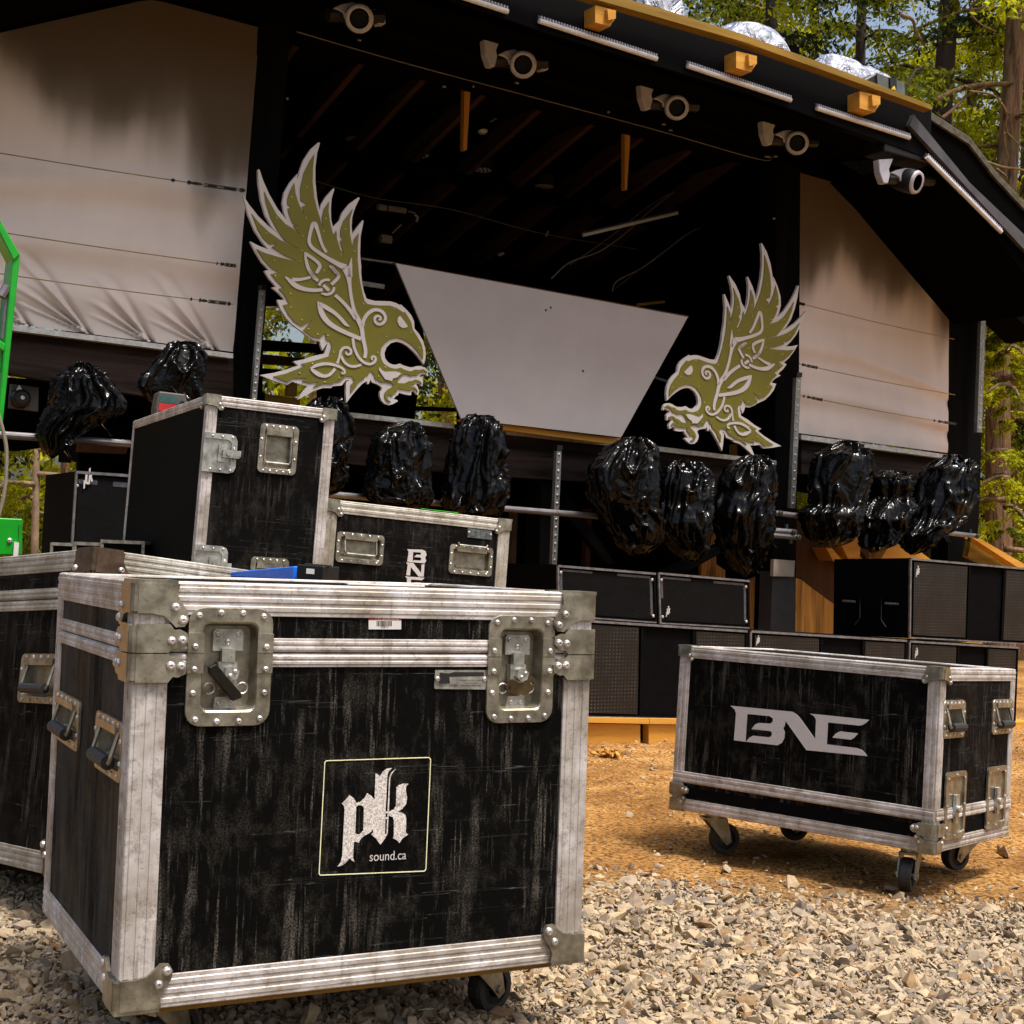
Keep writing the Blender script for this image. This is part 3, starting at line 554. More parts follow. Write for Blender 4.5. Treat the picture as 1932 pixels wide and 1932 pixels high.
sand = t.mix(t.ramp(a, [(.35, 0), (.65, 1)]), (.36, .16, .038), (.66, .37, .125)); damp = t.noise(1.1, det=7, rough=.65, dist=.6); sand = t.mix(t.ramp(damp, [(.48, 0), (.64, .6)]), sand, (.15, .065, .018)); sand = t.mix(t.ramp(b, [(.42, 1), (.54, 0)]), sand, (.12, .055, .018)); sand = t.mix(t.ramp(b, [(.60, 0), (.70, .8)]), sand, (.62, .46, .28))
grit = t.mix(t.ramp(b, [(.4, 0), (.6, 1)]), (.05, .034, .018), (.22, .155, .085))
sx = t.n('ShaderNodeSeparateXYZ'); t.t.links.new(co, sx.inputs[0])
mm = t.n('ShaderNodeMath', operation='MULTIPLY_ADD'); t.t.links.new(c, mm.inputs[0]); mm.inputs[1].default_value = .9; t.t.links.new(sx.outputs[1], mm.inputs[2])
gm = t.ramp(mm.outputs[0], [(0, 0), (1, 1)]); mr = t.n('ShaderNodeMapRange'); t.t.links.new(mm.outputs[0], mr.inputs[0]); mr.inputs[1].default_value = 3.9; mr.inputs[2].default_value = 4.6
t.set(Base_Color=t.mix(mr.outputs[0], grit, sand), Roughness=.95); t.b.inputs['Specular IOR Level'].default_value = .1; n1 = t.bump(b, .8, .02); t.bump(t.noise(300, det=3), .5, .004, n1)
me = bpy.data.meshes.new('ground'); me.from_pydata(np.c_[GX.ravel(), GY.ravel(), GZ].tolist(), [], F); me.materials.append(t.m); me.polygons.foreach_set('use_smooth', [True]*len(F))
g = bpy.data.objects.new('ground', me); COL.objects.link(g); tag(g, kind='structure')
# stones: angular chips, one sheet of them
rng = np.random.default_rng(7)
bm = bmesh.new(); bmesh.ops.create_icosphere(bm, subdivisions=1, radius=1); bv = np.array([v.co[:] for v in bm.verts]); bf = np.array([[v.index for v in f.verts] for f in bm.faces]); bm.free()
def chips(n, pts, size, flatn=.45):
    V = bv[None]*(1+rng.uniform(-.55, .45, (n, 12, 1))); V = V*np.stack([rng.uniform(.8, 1.5, n), rng.uniform(.6, 1.1, n), rng.uniform(.22, .6, n)*flatn/.45], 1)[:, None]
    q = rng.normal(size=(n, 4))*[1, .35, .35, 1]; q /= np.linalg.norm(q, axis=1, keepdims=True); w_, x, y, z = q.T
    Rm = np.stack([1-2*(y*y+z*z), 2*(x*y-z*w_), 2*(x*z+y*w_), 2*(x*y+z*w_), 1-2*(x*x+z*z), 2*(y*z-x*w_), 2*(x*z-y*w_), 2*(y*z+x*w_), 1-2*(x*x+y*y)], 1).reshape(n, 3, 3)
    V = np.einsum('nij,nkj->nki', Rm, V)*size[:, None, None]+pts[:, None]
    return V.reshape(-1, 3), (bf[None]+12*np.arange(n)[:, None, None]).reshape(-1, 3)
def fast_mesh(name, V, F, mats, mi=None):
    me = bpy.data.meshes.new(name); k = F.shape[1]; me.vertices.add(len(V)); me.vertices.foreach_set('co', V.astype(np.float32).ravel()); me.loops.add(F.size); me.loops.foreach_set('vertex_index', F.astype(np.int32).ravel())
    me.polygons.add(len(F)); me.polygons.foreach_set('loop_start', np.arange(len(F), dtype=np.int32)*k); me.polygons.foreach_set('loop_total', np.full(len(F), k, np.int32))
    for m in mats: me.materials.append(m)
    if mi is not None: me.polygons.foreach_set('material_index', mi.astype(np.int32))
    me.update(calc_edges=True); me.validate(); me.shade_flat(); o = bpy.data.objects.new(name, me); COL.objects.link(o); return o
def gz_at(x, y): return .0
N = 125000; px_ = rng.uniform(-1.7, 2.3, N*2); py_ = rng.uniform(2.1, 4.5, N*2); gn = gravelness(px_, py_)
keep = rng.uniform(size=N*2) < np.clip(.95+gn*2.2-.35*(gn < .12), 0.012, 1)*np.where(gn > 0, 1, np.exp(gn*3.6)); px_, py_ = px_[keep][:N], py_[keep][:N]; n = len(px_)
sz = np.clip(rng.lognormal(-5.25, .55, n), .0022, .026); V, F = chips(n, np.stack([px_, py_, rng.uniform(-.004, .005, n)+sz*.18], 1), sz)
rock = []
for i, c_ in enumerate([(.34, .265, .175), (.27, .21, .15), (.16, .135, .11), (.38, .29, .18), (.24, .15, .075)]): rock.append(flat('stone_%s' % ['pale', 'grey', 'slate', 'buff', 'brown'][i], c_, .85, var=.25, sc=60, spec=.3))
mi = np.repeat(rng.choice(5, n, p=[.34, .26, .08, .24, .08]), 20)
o = fast_mesh('gravel', V, F, rock, mi); tag(o, 'loose angular grey and tan gravel spread over the foreground', 'gravel', kind='stuff')
n = 5200; px_ = rng.uniform(-3, 5, n); py_ = rng.uniform(3.8, 8.5, n); sz = np.clip(rng.lognormal(-5.3, .5, n), .002, .022); V, F = chips(n, np.stack([px_, py_, sz*.2], 1), sz)
o = fast_mesh('pebbles', V, F, rock, np.repeat(rng.choice(5, n, p=[.35, .1, .05, .3, .2]), 20)); tag(o, 'scattered pebbles on the orange sand', 'pebbles', kind='stuff')
m = MB(); random.seed(2); gp = ground_pt(1150, 1430)
V, F = chips(60, gp+rng.normal(size=(60, 3))*[.03, .03, .006]+[0, 0, .02], rng.uniform(.008, .018, 60)); m.add(V.tolist(), [tuple(f) for f in F.tolist()])
single(m, 'dirt_clod', M['cedar'], 'small brown clod lying on the sand before the timber plinth', 'clod')

# ---------------- stage building ----------------
SB = thing('stage_building', 'black timber stage with a broad eave, deep dark interior and raised deck', 'stage', SF, FS(960, 1390, 0)*[1, 0, 0])
def bpart(name, mb, mat, **k): return mb.build(name, mat, SB, **k)
for pts in ([(490, -40), (555, -40), (548, 60), (513, 480), (500, 600), (478, 800), (470, 1180), (405, 1180), (440, 668), (478, 250)],
            [(1463, 300), (1510, 318), (1507, 560), (1505, 800), (1500, 1215), (1452, 1215), (1462, 900), (1465, 560)],
            [(1791, 480), (1856, 540), (1850, 900), (1842, 1080), (1788, 1080), (1790, 860)],
            [(1024, 832), (1058, 836), (1050, 1180), (1015, 1180)], [(-200, 560), (-120, 560), (-140, 1100), (-220, 1100)]):
    bpart('post', slab(SM(), pts, .10, .16), M['post'])
bpart('post', slab(SM(), [(1458, 1078), (1500, 1080), (1500, 1230), (1452, 1228)], .20, .12), flat('grey_post_foot', (.045, .043, .045), .7, bump=.3))
m = slab(SM(), [(1460, 1055), (1500, 1058), (1498, 1088), (1459, 1087)], .24, .03); bpart('post_plate', m, flat('bare_plate', (.50, .42, .33), .7, var=.15))
# header wall over the opening and over the wings
bpart('header_beam', slab(SM(), [(540, 54), (760, 116), (1000, 178), (1240, 246), (1466, 304), (1475, 120), (1000, -40), (540, -160)], .04, .2), M['pblack'])
m = slab(SM(), [(-220, 130), (0, 62), (285, 0), (495, 52), (560, -50), (500, -330), (-300, -330)], .06, .2); bpart('gable_board', m, M['pblack'])
m = slab(SM(), [(1505, 322), (1610, 355), (1700, 436), (1792, 524), (1856, 560), (1900, 470), (1720, 200), (1480, 100)], .06, .2); bpart('gable_board', m, M['pblack'])
m = slab(SM(), [(1850, 540), (1885, 500), (1960, 560), (1960, 640), (1870, 552)], .3, .3); m.box(*sorted((FS(1842, 560, -.6)[0], FS(2010, 570, -.6)[0])), -1.2, -.5, FS(1900, 580, -.6)[2], FS(1900, 480, -.6)[2]); bpart('corner_block', m, M['pblack'])
# eave: fascia, soffit, roof deck  (the eave stands EO in front of the facade)
EO = 1.0
fp = [(700, -140), (1045, -28), (1400, 78), (1757, 208)]; fl = [(1757, 300), (1400, 172), (1045, 66), (700, -50)]
bpart('fascia', slab(SM(), fp+fl, EO, .06), flat('eave_paint', (.002, .0017, .0024), .7, spec=.06))
top = [FS(u, v, EO) for u, v in ((-300, -520), (100, -330), (700, -140), (1757, 208))]
zl = FS(1400, 172, EO)[2]; zt = FS(1400, 88, EO)[2]; s1 = FS(1757, 208, EO)[0]; s0 = FS(100, -260, 0)[0]-.3
zr = [FS(u, v, EO)[2] for u, v in ((1045, -24), (1757, 212))]; ss = [FS(u, v, EO)[0] for u, v in ((1045, -24), (1757, 212))]
def zroof(s): return zr[0]+(zr[1]-zr[0])*(s-ss[0])/(ss[1]-ss[0])-.01
m = SM(); m.hexa([(s0, -5, zroof(s0)-.10), (s1, -5, zroof(s1)-.10), (s1, EO-.05, zroof(s1)-.10), (s0, EO-.05, zroof(s0)-.10), (s0, -5, zroof(s0)-.01), (s1, -5, zroof(s1)-.01), (s1, EO-.01, zroof(s1)-.01), (s0, EO-.01, zroof(s0)-.01)])
bpart('roof_deck', m, M['panel_dark'])
m = SM(); zs_ = [FS(1045, 66, EO)[2], FS(1757, 292, EO)[2]]; zf = [FS(1000, 150, .04)[2], FS(1600, 340, .04)[2]]
m.add([(s0, EO-.02, zs_[0]), (s1, EO-.02, zs_[1]), (s1+.1, .0, zf[1]+.1), (s0, 0, zf[0]+.1)], [(0, 1, 2, 3)])
m.add([(s0, EO-.02, zs_[0]+.02), (s1, EO-.02, zs_[1]+.02), (s1+.1, .0, zf[1]+.12), (s0, 0, zf[0]+.12)], [(0, 1, 2, 3)]); bpart('soffit', m, M['void'])
# the sloped shoulder on the right
sh = [(1722, 215), (1765, 213), (1830, 258), (1875, 318), (1960, 410), (1990, 470), (1990, 590), (1885, 455), (1760, 300)]
bpart('rake_board', slab(SM(), sh, EO-.02, .05), M['void'])
gl = [(1716, 236), (1724, 216), (1744, 240), (1830, 345), (1932, 442), (1990, 500), (1990, 520), (1930, 468)]
bpart('gutter_trim', slab(SM(), gl, EO+.03, .03), flat('grey_trim', (.055, .05, .055), .45, var=.3))
rp = [(1757, 211), (1830, 258), (1875, 318), (1960, 410), (2060, 520)]
m = SM(); L1_ = [FS(u, v, EO) for u, v in rp]
for i in range(4):
    a, b = L1_[i], L1_[i+1]; m.hexa([(a[0], -5, a[2]-.05), (b[0], -5, b[2]-.05), (b[0], EO, b[2]-.05), (a[0], EO, a[2]-.05), (a[0], -5, a[2]), (b[0], -5, b[2]), (b[0], EO, b[2]), (a[0], EO, a[2])])
bpart('shingled_slope', m, flat('mossy_shingle', (.07, .06, .04), .9, var=.7, sc=20, bump=.6, bsc=40))
m = SM(); zz0 = FS(1760, 300, EO)[2]; a = FS(1760, 300, EO); b = FS(1990, 590, EO); c_ = FS(1505, 322, .0); d_ = FS(1792, 524, .0)
m.add([a, b, (b[0]+.2, -4, b[2]+.2), (a[0], -4, a[2]+.2)], [(0, 1, 2, 3)]); bpart('soffit', m, M['void'])
# left shoulder, mostly out of frame
m = SM(); a = FS(285, -10, .1); b = FS(-260, 120, .1); m.hexa([(b[0], -3, b[2]), (a[0], -3, a[2]), (a[0], EO, a[2]+.02), (b[0], EO, b[2]+.02), (b[0], -3, b[2]+.08), (a[0], -3, a[2]+.08), (a[0], EO, a[2]+.1), (b[0], EO, b[2]+.1)])
c_ = FS(560, -60, .1)
m.hexa([(a[0], -3, a[2]), (c_[0], -3, a[2]), (c_[0], EO, a[2]+.02), (a[0], EO, a[2]+.02), (a[0], -3, a[2]+.08), (c_[0], -3, a[2]+.08), (c_[0], EO, a[2]+.1), (a[0], EO, a[2]+.1)]); bpart('roof_deck', m, M['void'])
# yellow drip board and corbels
bpart('drip_board', slab(SM(), [(700, -155), (1050, -38), (1240, 14), (1400, 64), (1560, 122), (1757, 198), (1758, 207), (1560, 135), (1400, 78), (1230, 29), (1045, -24), (700, -140)], EO+.12, .07), M['yellowb'])
for u, v in ((1142, 26), (1408, 112), (1641, 188)):
    m = slab(SM(), [(u-19, v-16), (u+19, v-7), (u+19, v+8), (u+9, v+24), (u-19, v+16)], EO+.10, .10); m.cur = 0; slab(m, [(u+4, v-9), (u+20, v-6), (u+20, v+9), (u+6, v+12)], EO+.125, .025); bpart('corbel', m, M['orangeh'])
# interior: shed ceiling with rafters, back wall with openings, side walls
BK = -3.4
def solve_rafter(uf, vf, ub, vb):
    A_ = FS(uf, vf, -.16); best = None
    for off in np.arange(-.5, -6, -.02):
        B_ = FS(ub, vb, off)
        if best is None or abs(B_[0]-A_[0]) < abs(best[0]-A_[0]): best = B_; bo = off
    return A_, best
A_, B_ = solve_rafter(1346, 273, 960, 552); slope = (B_[2]-A_[2])/(B_[1]-A_[1]); print('rafter', A_, B_, slope)
slope = min(max(slope, .05), .6)
sL = FS(500, 60, -.16)[0]; sR = FS(1480, 300, -.16)[0]; zA, zB = FS(560, 60, -.16)[2], FS(1450, 302, -.16)[2]
def zc(s, off): return zA+(zB-zA)*(s-sL)/(sR-sL)+.16+slope*(off+.16)
m = SM(); s0_, s1_ = sL-1.2, sR+.9
m.add([(s0_, .0, zc(s0_, 0)), (s1_, .0, zc(s1_, 0)), (s1_, BK, zc(s1_, BK)), (s0_, BK, zc(s0_, BK)), (s0_, .0, zc(s0_, 0)+.03), (s1_, .0, zc(s1_, 0)+.03), (s1_, BK, zc(s1_, BK)+.03), (s0_, BK, zc(s0_, BK)+.03)], [(0, 1, 2, 3), (4, 5, 6, 7), (0, 1, 5, 4), (2, 3, 7, 6)]); bpart('ceiling', m, M['pblack'])
s = sL-.6
while s < sR+.8:
    m = SM(); m.hexa([(s, -.2, zc(s, -.2)-.13), (s+.04, -.2, zc(s, -.2)-.13), (s+.04, BK, zc(s, BK)-.13), (s, BK, zc(s, BK)-.13), (s, -.2, zc(s, -.2)-.003), (s+.04, -.2, zc(s, -.2)-.003), (s+.04, BK, zc(s, BK)-.003), (s, BK, zc(s, BK)-.003)])
    bpart('rafter', m, M['rafter'] if 'rafter' in M else M.setdefault('rafter', mk_wood('rafter_timber', (.025, .011, .007), (.075, .036, .024), 1, 8))); s += .42
for off_ in (-1.2, -2.4):
    m = SM(); m.box(s0_, s1_, off_-.05, off_, zc(sL, off_)-.22, zc(sL, off_)-.13); bpart('purlin', m, M['pblack'])
# back wall traced at BK, openings left out
for pts in ([(380, 330), (1000, 480), (1560, 560), (1560, 660), (1465, 622), (1330, 604), (1200, 590), (1000, 560), (800, 560), (640, 575), (430, 575)], [(380, 560), (497, 560), (494, 900), (380, 900)], [(607, 560), (795, 560), (800, 640), (792, 705), (770, 900), (607, 900)], [(872, 560), (1212, 560), (1212, 900), (872, 900)],
            [(1352, 590), (1560, 600), (1560, 900), (1352, 900)], [(1200, 735), (1360, 735), (1360, 900), (1200, 900)], [(780, 766), (880, 770), (880, 776), (780, 773)], [(1200, 685), (1285, 690), (1285, 740), (1200, 740)], [(490, 640), (610, 650), (610, 664), (490, 660)], [(490, 694), (565, 700), (610, 705), (610, 712), (490, 712)]):
    bpart('back_wall', slab(SM(), pts, BK, .1), M['void'])
_a, _b = FS(380, 500, BK), FS(1560, 590, BK); m = SM(); m.hexa([(_a[0], BK-.1, _a[2]), (_b[0], BK-.1, _b[2]), (_b[0], BK-.005, _b[2]), (_a[0], BK-.005, _a[2]), (_a[0], BK-.1, zc(_a[0], BK)+.02), (_b[0], BK-.1, zc(_b[0], BK)+.02), (_b[0], BK-.005, zc(_b[0], BK)+.02), (_a[0], BK-.005, zc(_a[0], BK)+.02)]); bpart('back_wall', m, M['void'])
bpart('side_wall', SM().box(FS(500, 100, 0)[0]-.1, FS(500, 100, 0)[0]-.02, BK, -.1, 1.5, 5), M['void']); bpart('side_wall', SM().box(FS(1480, 300, 0)[0]+.12, FS(1480, 300, 0)[0]+.2, BK, -.1, 1.5, 4.6), M['void'])
zd = FS(1035, 826, .1)[2]
bpart('deck', SM().box(FS(440, 700, 0)[0], FS(1500, 700, 0)[0], BK, .08, zd-.09, zd-.012), M['weather'])
# deck edge boards
bpart('deck_fascia', slab(SM(), [(500, 768), (660, 786), (900, 812), (1180, 843), (1465, 878), (1462, 955), (1180, 913), (900, 896), (690, 878), (500, 855)], .14, .06), M['weather'])
bpart('deck_trim', slab(SM(), [(500, 760), (660, 778), (900, 804), (1180, 835), (1465, 869), (1465, 877), (1180, 844), (900, 813), (660, 787), (500, 769)], .18, .05), M['metalstrip'])
bpart('wing_fascia', slab(SM(), [(-160, 595), (20, 624), (440, 678), (440, 762), (280, 748), (20, 706), (-160, 680)], .14, .06), M['weather'])
bpart('wing_trim', slab(SM(), [(-160, 588), (20, 612), (440, 667), (440, 676), (20, 623), (-160, 597)], .20, .05), M['metalstrip'])
bpart('wing_fascia', slab(SM(), [(1512, 832), (1790, 868), (1790, 925), (1640, 905), (1512, 893)], .14, .06), M['weather'])
bpart('wing_trim', slab(SM(), [(1512, 820), (1790, 858), (1790, 866), (1512, 829)], .20, .05), M['metalstrip'])
# under-stage: black panels added to keep the void below deck dark, braces, studs
bpart('void_shade_panel', slab(SM(), [(148, 740), (500, 770), (1000, 850), (1500, 900), (1500, 1330), (900, 1330), (148, 1330)], -1.3, .05), M['void'])
bpart('void_shade_panel', slab(SM(), [(-200, 700), (500, 740), (500, 822), (370, 830), (130, 838), (40, 850), (-200, 850)], -.4, .05), M['void'])
bpart('void_shade_panel', slab(SM(), [(1500, 880), (1795, 910), (1795, 965), (1640, 950), (1500, 925)], -.35, .05), M['void'])
for pts in ([(1000, 935), (1040, 900), (1045, 912), (1008, 950)], [(1052, 915), (1070, 930), (1160, 1062), (1148, 1066), (1052, 950)], [(1240, 1085), (1390, 1010), (1400, 1022), (1270, 1094)]): bpart('brace', slab(SM(), pts, .0, .06), M['post'])
for u in (968, 1108): bpart('stud', slab(SM(), [(u, 960), (u+9, 960), (u+4, 1105), (u-4, 1105)], -.5, .05), flat('bare_stud', (.10, .07, .04), .8) if u == 968 else M['brown'])
# stained and cedar timber of the steps at the right
SP = thing('side_steps', 'new orange timber steps and cedar siding standing behind the right stage post', 'steps', SF, (FS(1540, 1195, -.6)[0], -.6, 0))
def spart(n, mb, mat): return mb.build(n, mat, SP)
for pts, mt in (([(1492, 1088), (1513, 1094), (1513, 1215), (1486, 1215)], 'cedar'), ([(1513, 1095), (1535, 1112), (1535, 1215), (1513, 1215)], 'cedar'), ([(1535, 1112), (1556, 1127), (1556, 1215), (1535, 1215)], 'cedar'), ([(1556, 1128), (1573, 1139), (1573, 1215), (1556, 1215)], 'orange')):
    spart('siding_board', slab(SM(), pts, -.55, .03), M[mt])
spart('stained_panel', slab(SM(), [(1500, 960), (1560, 1000), (1640, 1080), (1640, 1230), (1500, 1230)], -.75, .03), M['brown'])
for pts in ([(1558, 1033), (1570, 1034), (1590, 1058), (1572, 1058)], [(1588, 1030), (1602, 1012), (1618, 1016), (1624, 1024), (1622, 1054), (1600, 1054)], [(1680, 1026), (1690, 1010), (1712, 1030), (1730, 1058), (1660, 1058)], [(1727, 1036), (1735, 1040), (1762, 1060), (1724, 1058)]): spart('step_tread', slab(SM(), pts, -.6, .35), M['orangeh'])
for pts in ([(1564, 1037), (1640, 1085), (1640, 1098), (1560, 1046)], [(1640, 1000), (1720, 1048), (1760, 1075), (1640, 1075)], [(1585, 985), (1700, 1010), (1700, 1060), (1640, 1060)]): spart('stringer', slab(SM(), pts, -.68, .05), M['brown'] if pts[0][0] == 1585 else M['orangeh'])
spart('hand_rail', slab(SM(), [(1836, 1016), (1842, 1012), (1960, 1080), (1960, 1096)], .35, .08), M['orangeh']); spart('hand_rail', slab(SM(), [(1832, 1018), (1960, 1096), (1960, 1110), (1826, 1050)], .25, .05), M['yellowb'])
for pts in ([(1325, 990), (1350, 985), (1352, 1100), (1322, 1100)], [(1328, 1082), (1348, 1062), (1368, 1076), (1368, 1110), (1325, 1110)], [(1412, 1095), (1428, 1088), (1430, 1215), (1410, 1215)]): spart('cedar_board', slab(SM(), pts, -.9 if pts[0][0] < 1400 else -.2, .03), M['cedar'])
for pts, mt in (([(495, 668), (575, 676), (580, 692), (495, 686)], 'brown'), ([(494, 742), (566, 752), (566, 764), (494, 756)], 'orangeh'), ([(545, 700), (562, 702), (560, 748), (542, 746)], 'orangeh'), ([(1385, 838), (1392, 838), (1392, 862), (1385, 860)], 'orange'), ([(1262, 690), (1330, 700), (1330, 708), (1262, 698)], 'brown')):
    bpart('window_board', slab(SM(), pts, BK+.35 if mt != 'orange' else -.4, .05), M[mt])
bpart('window_board', slab(SM(), [(1205, 572), (1363, 556), (1363, 560), (1205, 577)], -1.4, .03), M['orangeh'])
bpart('floor_beam', slab(SM(), [(150, 836), (242, 842), (238, 856), (148, 852)], -.3, .05), M['brown'])
for pts, off_ in (([(682, 486), (745, 495), (745, 498), (682, 489)], -2.), ([(685, 530), (726, 537), (725, 545), (685, 539)], -2.), ([(1212, 633), (1252, 640), (1250, 650), (1210, 644)], -2.), ([(1295, 600), (1345, 612), (1345, 615), (1295, 603)], -1.5), ([(1262, 718), (1210, 702), (1210, 705), (1262, 722)], -1.)):
    bpart('rail', slab(SM(), pts, off_, .03), M['metalstrip'])

# ---------------- plinth under the loudspeakers ----------------
gp = ground_pt(1190, 1399); SUBO = float((gp-SF.o)@SF.B[1]); print('speaker row offset', SUBO)
pl = thing('timber_plinth', 'low yellow timber plinth on the sand under the row of loudspeakers', 'plinth', SF, (FS(1190, 1396, SUBO)[0], SUBO, 0))
slab(SM(), [(880, 1350), (1225, 1356), (1225, 1366), (880, 1358)], SUBO+.03, .6).build('top_plank', M['orangeh'], pl); slab(SM(), [(1226, 1356), (1960, 1362), (1960, 1374), (1226, 1366)], SUBO+.03, .6).build('top_plank', M['orangeh'], pl)
slab(SM(), [(880, 1360), (1208, 1367), (1208, 1404), (880, 1404)], SUBO-.0, .05).build('riser', M['orangeh'], pl); slab(SM(), [(1224, 1367), (1960, 1375), (1960, 1412), (1224, 1404)], SUBO+.01, .05).build('riser', M['orangeh'], pl); slab(SM(), [(1205, 1367), (1226, 1367), (1226, 1404), (1205, 1404)], SUBO-.08, .05).build('riser', M['brown'], pl)
# ---------------- fabric screens ----------------
def interp(pts, t): return np.interp(t, [p[0] for p in pts], [p[1] for p in pts])
t = NT('shade_painted_canvas'); cz_ = t.n('ShaderNodeSeparateXYZ'); t.t.links.new(t.co.outputs['Generated'], cz_.inputs[0]); f = t.noise(3, t.coord((1, 1, .35)), det=5); g = t.noise(500, det=1)
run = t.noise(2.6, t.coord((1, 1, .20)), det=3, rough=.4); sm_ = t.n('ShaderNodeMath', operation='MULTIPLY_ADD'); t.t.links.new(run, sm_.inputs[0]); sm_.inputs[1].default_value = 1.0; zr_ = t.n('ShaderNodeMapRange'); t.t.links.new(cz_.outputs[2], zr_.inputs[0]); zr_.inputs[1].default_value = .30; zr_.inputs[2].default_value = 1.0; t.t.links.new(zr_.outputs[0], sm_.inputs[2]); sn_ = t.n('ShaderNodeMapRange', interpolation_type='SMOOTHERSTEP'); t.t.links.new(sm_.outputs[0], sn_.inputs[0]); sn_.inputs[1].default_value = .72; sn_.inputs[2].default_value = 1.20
top_shade = t.ramp(sn_.outputs[0], [(0, 0), (.35, .42), (.7, .80), (1, .92)])  # eave shade painted into the upper cloth colour, broken up by streaky noise
t.set(Base_Color=t.mix(top_shade, t.mix(t.ramp(f, [(.3, 0), (.7, 1)]), (.66, .58, .54), (.74, .66, .62)), (.055, .032, .008)), Roughness=.85); t.b.inputs['Specular IOR Level'].default_value = .15; t.bump(g, .08, .002); M['canvas'] = t.m
def screen(name, label, xl, xr, top, bot, off, wr, lean):
    root = sthing(name, label, 'fabric screen', [(xl(0), bot[0][1]), (xr(1), bot[-1][1])], off)
    NU, NV = 240, 180; V = []
    for j in range(NV+1):
        for i in range(NU+1):
            a = i/NU; v = j/NV; b0 = xl(0)+(xr(0)-xl(0))*a; b1 = xl(1)+(xr(1)-xl(1))*a
            yt = interp(top, b0); yb = interp(bot, b1); x = b0+(b1-b0)*v; y = yt+(yb-yt)*v
            d = wr(a, v)+.006*noise.noise(Vector((a*5, v*3, 2)))
            P = FS(x, y, off+d); V.append(P)
    m = SM(); m.add(V, [(j*(NU+1)+i, j*(NU+1)+i+1, (j+1)*(NU+1)+i+1, (j+1)*(NU+1)+i) for j in range(NV) for i in range(NU)])
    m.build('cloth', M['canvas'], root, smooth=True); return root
def wrL(a, v):
    d = 0; t_ = 1-v
    for ca in (.40, .575, .755, .94):
        k = {.40: .8, .575: 1.25, .755: .9, .94: 1.}[ca]
        for sl, ln, w_, am in ((.85, .21, .016, 1), (1.6, .12, .014, .8), (2.8, .07, .013, .6)):
            ln *= k
            if t_ < ln: q_ = t_/ln; x = (a-(ca-sl*t_-.3*sl*t_*t_))/(w_*(.35+1.1*q_)); d += am*.045*(1-q_)**.8*(math.exp(-x*x)-.9*math.exp(-(x-1.7)**2))
    for c_, am in ((.50, .020), (.70, .018), (.86, .012)): d += am*math.exp(-((v-c_-.05*a)/.05)**2)-am*.7*math.exp(-((v-c_-.08-.05*a)/.05)**2)
    return d
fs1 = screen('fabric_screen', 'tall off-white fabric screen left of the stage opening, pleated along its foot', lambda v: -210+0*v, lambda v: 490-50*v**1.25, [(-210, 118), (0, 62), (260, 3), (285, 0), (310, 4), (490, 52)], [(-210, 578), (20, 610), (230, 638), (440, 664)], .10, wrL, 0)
def wrR(a, v):
    e = .010*abs(math.sin(a*math.pi*4.5+.6))*max(0, (v-.96)/.04); 
    for c_, am in ((.66, .018), (.84, .018)): e -= am*math.exp(-((v-c_)/.035)**2)-am*.8*math.exp(-((v-c_-.06)/.04)**2)
    return -e
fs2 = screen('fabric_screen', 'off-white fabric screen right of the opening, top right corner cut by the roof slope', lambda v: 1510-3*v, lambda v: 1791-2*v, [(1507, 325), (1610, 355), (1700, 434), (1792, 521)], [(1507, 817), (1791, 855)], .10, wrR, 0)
M['wire'] = flat('galvanised_wire', (.30, .25, .10), .4, .6, .3); M['hard'] = flat('dark_turnbuckle', (.05, .055, .05), .35, .7, .4)
def wire(p0, p1, tbs, label):
    r = single_root = sthing('wire_rope', label, 'wire rope', [p0, p1], .2, 'wire ropes stretched across the fabric screens')
    n = 12; sag = lambda t_: (0, 2.2*math.sin(math.pi*t_))
    m = SM(); m.tube([FS(p0[0]+(p1[0]-p0[0])*i/n, p0[1]+(p1[1]-p0[1])*i/n+sag(i/n)[1], .2) for i in range(n+1)], .0028, 6); m.build('rope', M['wire'], r)
    for a, b in tbs:
        P = lambda t_: FS(p0[0]+(p1[0]-p0[0])*t_, p0[1]+(p1[1]-p0[1])*t_+sag(t_)[1], .2)
        m = SM(); L = b-a
        for q0, q1, rr in ((0, .05, .010), (.22, .27, .012), (.27, .42, .009), (.5, .62, .010), (.72, .88, .010), (.93, 1, .013)): m.tube([P(a+L*q0), P(a+L*(q0+q1)/2), P(a+L*q1)], [rr*.6, rr, rr*.6], 6)
        m.tube([P(a+L*.45)+[0, .004, .006], P(a+L*.9)+[0, .004, .006]], .003, 5); m.tube([P(a+L*.45)-[0, .004, .006], P(a+L*.9)-[0, .004, .006]], .003, 5)
        m.build('turnbuckle', M['hard'], r)
wire((-100, 272), (464, 360), [(.75, .995)], 'top wire rope across the left fabric screen, long turnbuckle at its right end')
wire((-100, 422), (447, 502), [(.93, .995)], 'middle wire rope across the left fabric screen, short clamp at its right end')
wire((-100, 502), (440, 574), [(.85, .99)], 'bottom wire rope across the left fabric screen, just above the pleats')
wire((1508, 572), (1800, 640), [(0, .03)], 'top thin wire rope across the right fabric screen')
wire((1506, 686), (1802, 745), [(.0, .12)], 'middle wire rope across the right fabric screen, clamp at its left end')
wire((1510, 746), (1803, 800), [(.02, .14), (.86, 1)], 'bottom wire rope across the right fabric screen, clamps at both ends')
